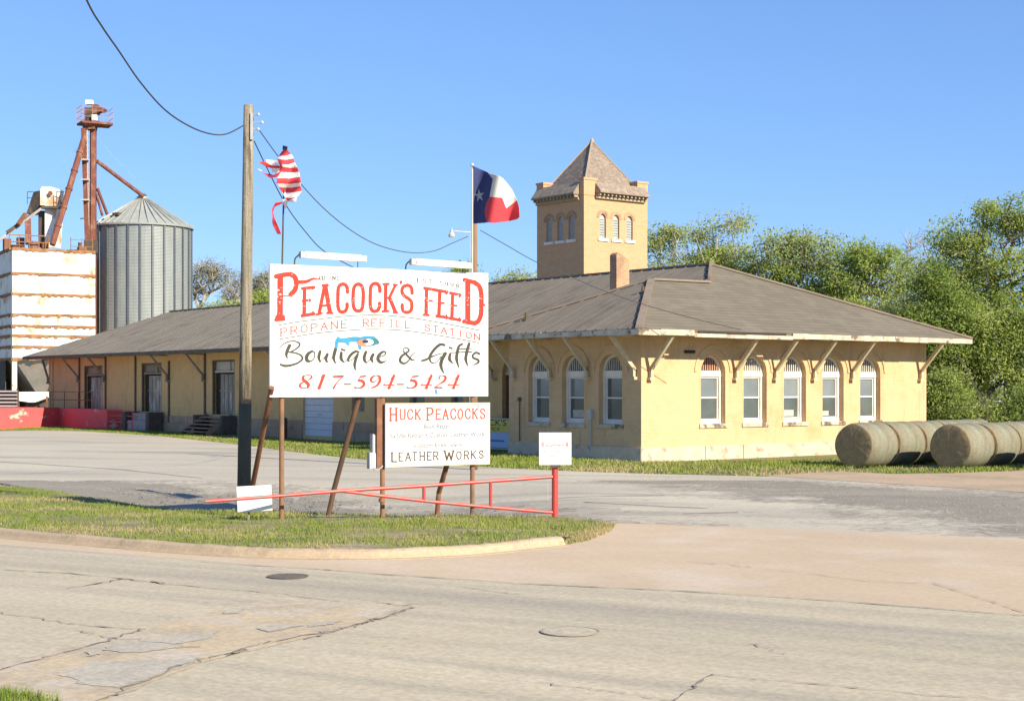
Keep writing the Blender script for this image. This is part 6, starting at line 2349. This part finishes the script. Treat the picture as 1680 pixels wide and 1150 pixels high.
# lone star flag on its own mast fixed to the billboard's right post
tm = sg(775)
TYf = tm.y-.02
mo_ = MB()
tx = P(774.5, 300, TYf).x
mo_.tube([Vector((tx, TYf, P(0, 455, TYf).z-.2)), Vector((tx, TYf, P(0, 271, TYf).z))], .02, 8)
mo_.lathe(Vector((tx, TYf, P(0, 272, TYf).z)), [(.001, -.02), (.035, 0), (.035, .03), (.001, .05)], 8)
set_origin(tag(mo_.build('flag_mast', M['pale_steel']), 'pale mast rising from the right end of the billboard', 'flagpole'), Vector((tx, TYf, P(0, 455, TYf).z)))
f8 = lambda pts: [(720+x/5.475, 250+y/5.475) for x, y in pts]
star = []
for i in range(10):
    r_ = (58 if i % 2 == 0 else 21)
    a = -math.pi/2+i*math.pi/5-.12
    star.append((364+r_*.80*math.cos(a), 390+r_*1.08*math.sin(a)))
lay = [(f8([(303, 122), (440, 182), (470, 205), (490, 235), (470, 330), (455, 400), (425, 460), (412, 520), (418, 580), (432, 632), (302, 642)]), 1),
       (f8([(440, 185), (470, 195), (540, 212), (575, 235), (620, 285), (660, 340), (700, 432), (605, 505), (570, 412), (455, 402), (485, 240)]), 2),
       (f8([(455, 400), (570, 410), (605, 505), (660, 465), (702, 432), (718, 490), (724, 580), (700, 602), (640, 616), (500, 636), (430, 628), (416, 575), (412, 520), (425, 460)]), 3),
       (f8(star), 4)]
dep = lambda x, y: .16*math.sin((x-776)*.105+(y-280)*.020)-.0035*(x-776)
tf = cloth_art('lone_star_flag', lay, [M['flag_blue'], M['flag_cream'], M['flag_red'], M['blind']], TYf, dep, bounds=(774, 271, 854, 368))
tag(tf, 'blue white and red lone star flag blowing right from its mast', 'flag')
set_origin(tf, Vector((tx, TYf, P(0, 300, TYf).z)))

# ---------------------------------------------------------------- round hay bales
BD = Vector((math.sin(R(46)), math.cos(R(46)), 0))        # axis of the rows
def bale_mesh(seed):
    r = random.Random(seed)
    BR, BL = .70, 1.44
    n, k_ = 44, 12
    prof = []
    for i in range(k_+1):
        t = i/k_
        e = min(t, 1-t)*BL
        prof.append((BR*(1 if e > .10 else (.955+.045*(e/.10)**.5)), t*BL))
    lump = [r.uniform(0, 6.28) for _ in range(4)]
    b_ = MB()
    vs_ = []
    X, Z = Vector((BD.y, -BD.x, 0)), ZV
    for (rr, h_) in prof:
        for q in range(n):
            a = 2*math.pi*q/n
            rad = rr*(1+.010*math.sin(2*a+lump[0])+.008*math.sin(5*a+lump[1]+h_*2)+.008*math.sin(h_*7+lump[2]))
            z_ = rad*math.sin(a)
            if z_ < -BR*.93:
                z_ = -BR*.93
            vs_.append(BD*h_+X*(rad*math.cos(a))+Z*(z_+BR*.93))
    fs = []
    for i in range(k_):
        for q in range(n):
            a, b2 = i*n+q, i*n+(q+1) % n
            fs.append((a, b2, b2+n, a+n))
    b_.add(vs_, fs)
    e_ = MB()
    for (h_, sgn, base) in ((0, -1, 0), (BL, 1, k_*n)):
        rings = [vs_[base:base+n]]
        cen = sum(rings[0], Vector((0, 0, 0)))/n
        for f_, dpt in ((.97, .012), (.72, .005), (.45, .03), (.2, .02)):
            rings.append([cen+(p-cen)*f_*(1+.01*r.uniform(-1, 1))+BD*sgn*(dpt+.008*r.uniform(-1, 1)) for p in rings[0]])
        vv = [p for ring in rings for p in ring]+[cen+BD*sgn*.02]
        ff = []
        for i in range(len(rings)-1):
            for q in range(n):
                a, b2 = i*n+q, i*n+(q+1) % n
                ff.append((a, a+n, b2+n, b2) if sgn < 0 else (a, b2, b2+n, a+n))
        for q in range(n):
            a, b2 = (len(rings)-1)*n+q, (len(rings)-1)*n+(q+1) % n
            ff.append((a, len(vv)-1, b2) if sgn < 0 else (a, b2, len(vv)-1))
        e_.add(vv, ff)
    return b_, e_
def bale_root(label, loc):
    return thing('hay_bale', label, 'hay bale', loc, 'round hay bales in rows beside the depot')
protos = []
row1 = G(1401, 766)
row2 = G(1560, 768.5)
row3 = row2+(row2-row1)*1.0
ords = ['front', 'second', 'third', 'fourth', 'fifth']
first = None
for ri, (r0, cnt, nm) in enumerate(((row1, 5, 'of the row nearest the wall'), (row2, 4, 'of the row further from the wall'), (row3, 2, 'of the outermost row'))):
    for i in range(cnt):
        loc = Vector((r0.x, r0.y, 0))+BD*(1.56*i)+Vector((BD.y, -BD.x, 0))*random.uniform(-.03, .03)
        lab = ('round hay bale with dark shaded end, '+ords[i]+' '+nm) if i == 0 else ('net wrapped round hay bale, '+ords[i]+' '+nm)
        if first is None or (ri == 1 and i == 0) or (ri == 0 and i == 1):
            t = bale_root(lab, (0, 0, 0))
            bm_, em_ = bale_mesh(len(protos)+1)
            bm_.build('net_wrap', M['hay'], t, smooth=True)
            em_.build('end_face', M['hay_end'], t, smooth=True)
            protos.append(t)
            first = first or t
            t.location = loc
        else:
            src = protos[(i+ri) % len(protos)]
            t = src.copy()
            C.objects.link(t)
            t['label'] = lab
            t.location = loc
            for c_ in list(src.children):
                d_ = c_.copy()
                C.objects.link(d_)
                d_.parent = t

# ---------------------------------------------------------------- trees
def leaf_object(name, pts, size, mats, parent, seed, squash=.7, mixp=None):
    r = np.random.default_rng(seed)
    n = len(pts)
    nrm = r.normal(0, 1, (n, 3))
    nrm += np.array([sd.x*.7, sd.y*.7, .75])
    nrm /= np.linalg.norm(nrm, axis=1)[:, None]
    ref = r.normal(0, 1, (n, 3))
    a = np.cross(nrm, ref)
    a /= np.linalg.norm(a, axis=1)[:, None]
    b_ = np.cross(nrm, a)
    s = size*r.uniform(.55, 1.35, n)[:, None]
    v = np.empty((n, 4, 3))
    v[:, 0] = pts-a*s
    v[:, 1] = pts-b_*s*squash*.6+nrm*s*.15
    v[:, 2] = pts+a*s
    v[:, 3] = pts+b_*s*squash*.6+nrm*s*.15
    off = np.array(root_loc(parent)) if parent else np.zeros(3)
    v -= off
    me = bpy.data.meshes.new(name)
    me.vertices.add(n*4)
    me.vertices.foreach_set('co', v.ravel())
    me.loops.add(n*4)
    me.loops.foreach_set('vertex_index', np.arange(n*4))
    me.polygons.add(n)
    me.polygons.foreach_set('loop_start', np.arange(n)*4)
    me.polygons.foreach_set('loop_total', np.full(n, 4))
    for m_ in mats:
        me.materials.append(m_)
    if len(mats) > 1:
        cl = vnoise(pts[:, 0]+pts[:, 1]*.3+300, pts[:, 2]+pts[:, 1]*.5+300, .55, seed)*.75+r.random(n)*.25
        me.polygons.foreach_set('material_index', np.clip((cl*1.25-.12)*len(mats), 0, len(mats)-1).astype(np.int32))
    me.update()
    o_ = bpy.data.objects.new(name, me)
    C.objects.link(o_)
    if parent:
        o_.parent = parent
    return o_

def tree(name, label, group, base_px, Y, trunk, blobs, nodes, leaves, lsize, mats, bark, seed, spread=.55, depth=1.0, r0=.28, gap=.0, cat='tree', droop=0, twig=.012, cl=.9):
    """trunk = photo points of the main stem from the ground up; blobs = crown lobes (cx, cy, rx, ry) in photo units;
    limbs grow from the stem to points spread through the lobes, leaves hang in clumps round the limb ends"""
    r = np.random.default_rng(seed)
    leaves, lsize, spread = int(leaves*1.55), lsize*.66, spread*.85
    bp_ = P(base_px, 700, Y)
    t = thing(name, label, cat, Vector((bp_.x, Y, 0)), group)
    stem = []
    for i, (x, y) in enumerate(trunk):
        p = P(x, y, Y)
        if i == 0:
            p.z = -.1
        stem.append(p+Vector((0, r.normal(0, .15)*i, 0)))
    sp = [Vector(p) for p in spline([tuple(p) for p in stem], 4)]
    N = [np.array(p) for p in sp]
    par = [-1]+list(range(len(sp)-1))
    sc = Y/F
    area = [b_[2]*b_[3] for b_ in blobs]
    tgt = []
    for b_, a in zip(blobs, area):
        for _ in range(max(3, int(nodes*a/sum(area)))):
            v = r.normal(0, 1, 3)
            v = v/np.linalg.norm(v)*(r.random()**(1/2.4))
            cx_, cz_ = (b_[0]-CX)*sc, H+(HY-b_[1])*sc
            rx, rz = b_[2]*sc, b_[3]*sc
            tgt.append((cx_+v[0]*rx, Y+v[1]*rx*depth+(b_[4] if len(b_) > 4 else 0), cz_+v[2]*rz))
    tgt = np.array(tgt)
    root = np.array(sp[-1])
    mid = np.array(sp[len(sp)//2])
    order = np.argsort(np.minimum(np.linalg.norm(tgt-root, axis=1), np.linalg.norm(tgt-mid, axis=1)))
    plen = [0.0]*len(N)
    for i in range(1, len(sp)):
        plen[i] = plen[i-1]+np.linalg.norm(N[i]-N[i-1])
    first_ok = max(1, int(len(sp)*.45))
    for i in order:
        p = tgt[i]
        A = np.array(N)
        d = np.linalg.norm(A-p, axis=1)+np.array(plen)*.28
        d += np.maximum(0, (A[:, 2]-p[2]))*.8
        d[:first_ok] += 50
        j = int(d.argmin())
        q = N[j]
        L = np.linalg.norm(p-q)
        k_ = max(1, int(L/.9))
        prev = j
        for s_ in range(1, k_+1):
            f_ = s_/k_
            x = q+(p-q)*f_+np.array([0, 0, 1])*(L*.10*math.sin(math.pi*f_))
            if s_ < k_:
                x = x+r.normal(0, .06*min(L, 2), 3)
            N.append(x)
            par.append(prev)
            plen.append(plen[prev]+np.linalg.norm(x-N[prev]))
            prev = len(N)-1
    n = len(N)
    wgt = np.zeros(n)
    kids = [0]*n
    for i in range(n-1, 0, -1):
        if kids[i] == 0:
            wgt[i] = 1
        wgt[par[i]] += wgt[i]
        kids[par[i]] += 1
    rad = twig+(r0-twig)*np.power(wgt/wgt[0], .55)
    m_ = MB()
    m_.tube(sp, [float(rad[i]*(1.35 if i == 0 else 1)) for i in range(len(sp))], 9)
    m_.build('trunk', bark, t, smooth=True)
    b_ = MB()
    children = {}
    for i in range(1, n):
        children.setdefault(par[i], []).append(i)
    done = set(range(len(sp)))
    for i in range(len(sp), n):
        if i in done:
            continue
        ch = [par[i], i]
        done.add(i)
        while True:
            c_ = [x for x in children.get(ch[-1], []) if x not in done]
            if not c_:
                break
            nx_ = max(c_, key=lambda x: wgt[x])
            done.add(nx_)
            ch.append(nx_)
        rr = [float(rad[x]) for x in ch]
        rr[0] = min(rr[0], rr[1]*1.25)
        b_.tube([tuple(N[x]) for x in ch], rr, 5 if rr[0] > .05 else 4, cap=False)
    # twigs round the outer nodes
    outer = [i for i in range(len(sp), n) if wgt[i] <= 4]
    for i in outer:
        for _ in range(3):
            v = r.normal(0, 1, 3)
            v[2] = abs(v[2])*.6+.1
            v = v/np.linalg.norm(v)*r.uniform(.4, 1.1)*cl
            p = N[i]
            b_.tube([tuple(p), tuple(p+v*.5+r.normal(0, .06, 3)), tuple(p+v)], [twig*.8, twig*.6, twig*.35], 3, cap=False)
    b_.build('limbs', bark, t)
    if leaves:
        oa = np.array([N[i] for i in outer])
        keep = r.random(len(oa)) > gap
        oa = oa[keep]
        w = r.gamma(1.6, 1.0, len(oa))
        cnt = np.maximum(1, (leaves*w/w.sum())).astype(int)
        P_ = np.repeat(oa, cnt, 0)
        rn = r.normal(0, 1, P_.shape)
        rn /= np.linalg.norm(rn, axis=1)[:, None]
        rr = np.power(r.random(len(P_)), .5)[:, None]*np.repeat(r.uniform(.55, 1.35, len(oa)), cnt)[:, None]*spread*1.9
        P_ = P_+rn*rr*np.array([1, 1, .75])
        P_[:, 2] = np.maximum(P_[:, 2], .15)
        leaf_object('crown', P_, lsize, mats, t, seed+77)
    return t

GB = 'spring trees behind the depot'
A_, B_l, C_l, D_l, E_l = M['leaf_a'], M['leaf_b'], M['leaf_c'], M['leaf_d'], M['leaf_e']
tree('tree', 'thin olive leaved tree just right of the brick tower', GB, 1150, 98, [(1155, 690), (1152, 560), (1150, 470)],
     [(1100, 442, 45, 55), (1160, 407, 60, 45), (1190, 372, 40, 18), (1130, 482, 70, 45), (1200, 452, 55, 60), (1095, 397, 28, 30)], 260, 14000, .15, [B_l, A_], M['bark_grey'], 21, gap=.38, spread=.75, r0=.25, cl=1.1)
tree('tree', 'bright green tree crown in the middle behind the depot hip roof', GB, 1300, 95, [(1290, 690), (1295, 560), (1300, 470)],
     [(1270, 452, 55, 60), (1320, 427, 65, 45), (1290, 397, 35, 15), (1380, 452, 50, 40), (1250, 502, 60, 40), (1340, 492, 75, 40)], 300, 17000, .15, [A_, C_l, B_l], M['bark'], 22, gap=.28, spread=.7, r0=.3)
tree('tree', 'green tree with a bare forked limb showing above the long hip', GB, 1395, 92, [(1370, 690), (1390, 560), (1415, 470)],
     [(1420, 419, 48, 28), (1445, 439, 45, 35), (1400, 464, 55, 40), (1455, 474, 35, 40), (1380, 514, 60, 40), (1440, 534, 60, 45)], 240, 13500, .15, [A_, C_l, C_l], M['bark'], 23, gap=.28, spread=.65, r0=.3)
tree('tree', 'bare twiggy tree standing between the green crowns', GB, 1500, 105, [(1490, 690), (1495, 560), (1500, 480)],
     [(1500, 430, 30, 50), (1515, 470, 35, 50), (1480, 470, 30, 40)], 170, 1500, .10, [E_l, B_l], M['bark_grey'], 24, twig=.016, r0=.2, cl=1.2)
tree('tree', 'yellow green tree rising just left of the big tree', GB, 1500, 84, [(1520, 695), (1510, 600), (1500, 540)],
     [(1500, 520, 45, 45), (1460, 530, 50, 45), (1540, 490, 45, 55), (1510, 570, 70, 60), (1470, 580, 50, 50)], 230, 19000, .14, [C_l, A_, B_l], M['bark'], 25, gap=.15, spread=.65, r0=.28)
tree('tree', 'tall big leafy tree at the right edge of the picture', GB, 1640, 76, [(1660, 715), (1655, 600), (1640, 500), (1635, 430)],
     [(1640, 372, 50, 42), (1600, 402, 45, 40), (1690, 362, 60, 45), (1560, 422, 32, 45), (1640, 452, 90, 60), (1720, 442, 70, 70), (1580, 492, 60, 55), (1660, 532, 100, 60), (1745, 532, 60, 60)], 520, 33000, .125, [A_, C_l, B_l], M['bark'], 26, gap=.30, spread=.62, r0=.42)
tree('tree', 'dense dark green tree with slanting black trunk behind the hay bales', GB, 1665, 68, [(1668, 740), (1640, 690), (1605, 645), (1578, 605), (1560, 570)],
     [(1570, 520, 55, 45, 1), (1620, 545, 70, 50, 1), (1550, 580, 40, 45, .5), (1600, 590, 80, 42, 1.6), (1670, 600, 60, 55, .5), (1600, 640, 45, 22, 2.2), (1540, 470, 30, 35, 1), (1700, 560, 60, 60, 1), (1500, 545, 30, 25, 1)], 420, 42000, .115, [D_l, C_l, D_l, A_], M['bark_dark'], 27, gap=.15, spread=.62, r0=.20, depth=.6)
tree('shrub', 'low yellow green shrub against the depot corner behind the bales', GB, 1545, 66, [(1545, 720), (1545, 690), (1546, 670)],
     [(1530, 660, 22, 40), (1555, 655, 40, 40), (1550, 690, 40, 28)], 140, 11000, .11, [A_, C_l], M['bark'], 28, gap=.0, spread=.5, r0=.10, cat='shrub')
tree('shrub', 'spreading green shrub under the dark tree beyond the bales', GB, 1620, 63.5, [(1620, 720), (1620, 695), (1622, 680)],
     [(1600, 685, 45, 25), (1650, 690, 50, 25), (1690, 670, 35, 35)], 140, 9000, .11, [C_l, D_l, A_], M['bark'], 29, gap=.1, spread=.5, r0=.10, cat='shrub')
tree('shrub', 'taller shrub filling the gap below the yellow green tree', GB, 1500, 80, [(1505, 715), (1505, 690), (1507, 660)],
     [(1520, 620, 40, 60), (1560, 640, 50, 50), (1500, 670, 40, 40), (1590, 630, 40, 40)], 170, 15000, .13, [D_l, C_l], M['bark'], 30, gap=.0, spread=.6, r0=.12, cat='shrub')

GL_ = 'thin trees beyond the freight roof'
tree('tree', 'nearly bare tree with forked trunk just right of the silo', GL_, 325, 132, [(325, 680), (325, 560), (325.5, 507)],
     [(318, 470, 14, 32), (345, 455, 30, 28), (335, 440, 22, 14), (360, 450, 20, 18), (330, 480, 18, 18)], 190, 2600, .12, [E_l, B_l], M['bark_grey'], 41, twig=.018, r0=.24, cl=1.2, gap=.1)
tree('tree', 'grey bare tree seen just left of the tall pole', GL_, 388, 140, [(386, 680), (386, 560), (387, 510)],
     [(385, 475, 22, 26), (380, 490, 18, 18), (398, 460, 14, 18)], 140, 1100, .11, [E_l], M['bark_grey'], 42, twig=.018, r0=.2, cl=1.2)
tree('tree', 'sparse olive tree between the tall pole and the billboard', GL_, 432, 126, [(436, 680), (436, 560), (434, 500)],
     [(430, 475, 20, 26), (440, 465, 18, 24), (415, 480, 14, 20)], 140, 2200, .12, [E_l, B_l], M['bark_grey'], 43, twig=.016, r0=.2, cl=1.1)
tree('shrub', 'low bright green shrub top peeping over the freight roof', GL_, 425, 118, [(425, 690), (425, 600), (425, 530)],
     [(418, 505, 22, 18), (435, 500, 18, 16)], 70, 4500, .16, [A_, C_l], M['bark'], 44, spread=.7, r0=.14, cat='shrub')
tree('shrub', 'yellowish shrub line along the roof by the silo', GL_, 350, 125, [(350, 690), (350, 600), (350, 540)],
     [(330, 520, 22, 14), (362, 514, 26, 14), (390, 512, 18, 12)], 70, 3500, .16, [B_l, A_], M['bark'], 45, spread=.7, r0=.14, cat='shrub')
tree('tree', 'small green crown between the lone star flag and the tower', GL_, 850, 112, [(850, 690), (850, 560), (850, 500)],
     [(855, 462, 22, 14), (825, 465, 16, 10), (845, 480, 40, 18)], 110, 3600, .14, [B_l, A_], M['bark_grey'], 46, spread=.7, r0=.2)
tree('tree', 'dark little crown showing under the right billboard lamp', GL_, 757, 120, [(757, 690), (757, 560), (757, 480)],
     [(757, 446, 14, 10), (750, 465, 25, 18)], 60, 3000, .16, [D_l, C_l], M['bark_grey'], 47, spread=.6, r0=.2)

# far woods that close the horizon
r = np.random.default_rng(5)
n = 46000
xs = r.uniform(-260, 260, n)
yy = 250+r.uniform(-12, 12, n)+np.abs(xs)*.1
top = 9+3.5*vnoise(xs+600, xs*0+5, .08, 3)+2.5*vnoise(xs+600, xs*0+9, .3, 4)
top = np.where((xs > -90) & (xs < 12), top*.8, top)
zz_ = top*np.power(r.random(n), .7)
o = leaf_object('far_woods', np.stack([xs, yy, zz_], 1), .55, [M['leaf_c'], M['leaf_b'], M['leaf_d']], None, 8)
o['kind'] = 'stuff'

# parked cars glimpsed through the trees on the right
def car(x, y, ang, label):
    t = thing('parked_car', label, 'car', (x, y, 0), 'cars parked beyond the trees')
    d = Vector((math.cos(ang), math.sin(ang), 0))
    w_ = Vector((-d.y, d.x, 0))
    o_ = Vector((x, y, 0))
    pt = lambda a, b_, z: o_+d*a+w_*b_+Vector((0, 0, z))
    m_ = MB()
    prof = [(-2.2, .35), (2.2, .35), (2.25, .65), (2.1, .85), (1.2, .98), (-1.75, 1.0), (-2.2, .95), (-2.25, .6)]
    m_.prism([pt(a, -.88, z) for a, z in prof], w_*1.76)
    m_.build('body', M['car_paint'], t)
    m_ = MB()
    cab = [(1.15, .985), (.35, 1.48), (-1.1, 1.5), (-1.8, 1.01)]
    m_.prism([pt(a, -.76, z) for a, z in cab], w_*1.52)
    m_.build('cabin', M['glass'], t)
    m_ = MB()
    m_.prism([pt(a, -.70, z) for a, z in ((.42, 1.485), (.3, 1.55), (-1.05, 1.57), (-1.2, 1.505))], w_*1.4)
    m_.build('roof', M['car_paint'], t)
    for a in (-1.4, 1.4):
        for s_ in (-.9, .72):
            m_ = MB()
            m_.lathe(pt(a, s_, .33), [(.001, 0), (.18, 0), (.33, .02), (.33, .16), (.18, .18), (.001, .18)], 18, axis=w_)
            m_.build('wheel', M['rubber'], t)
    return t
car((1626-CX)/F*96, 96, R(20), 'silver car half hidden behind the slanting tree trunk')
car((1700-CX)/F*92, 92, R(20), 'pale car showing through the leaves at the right edge')
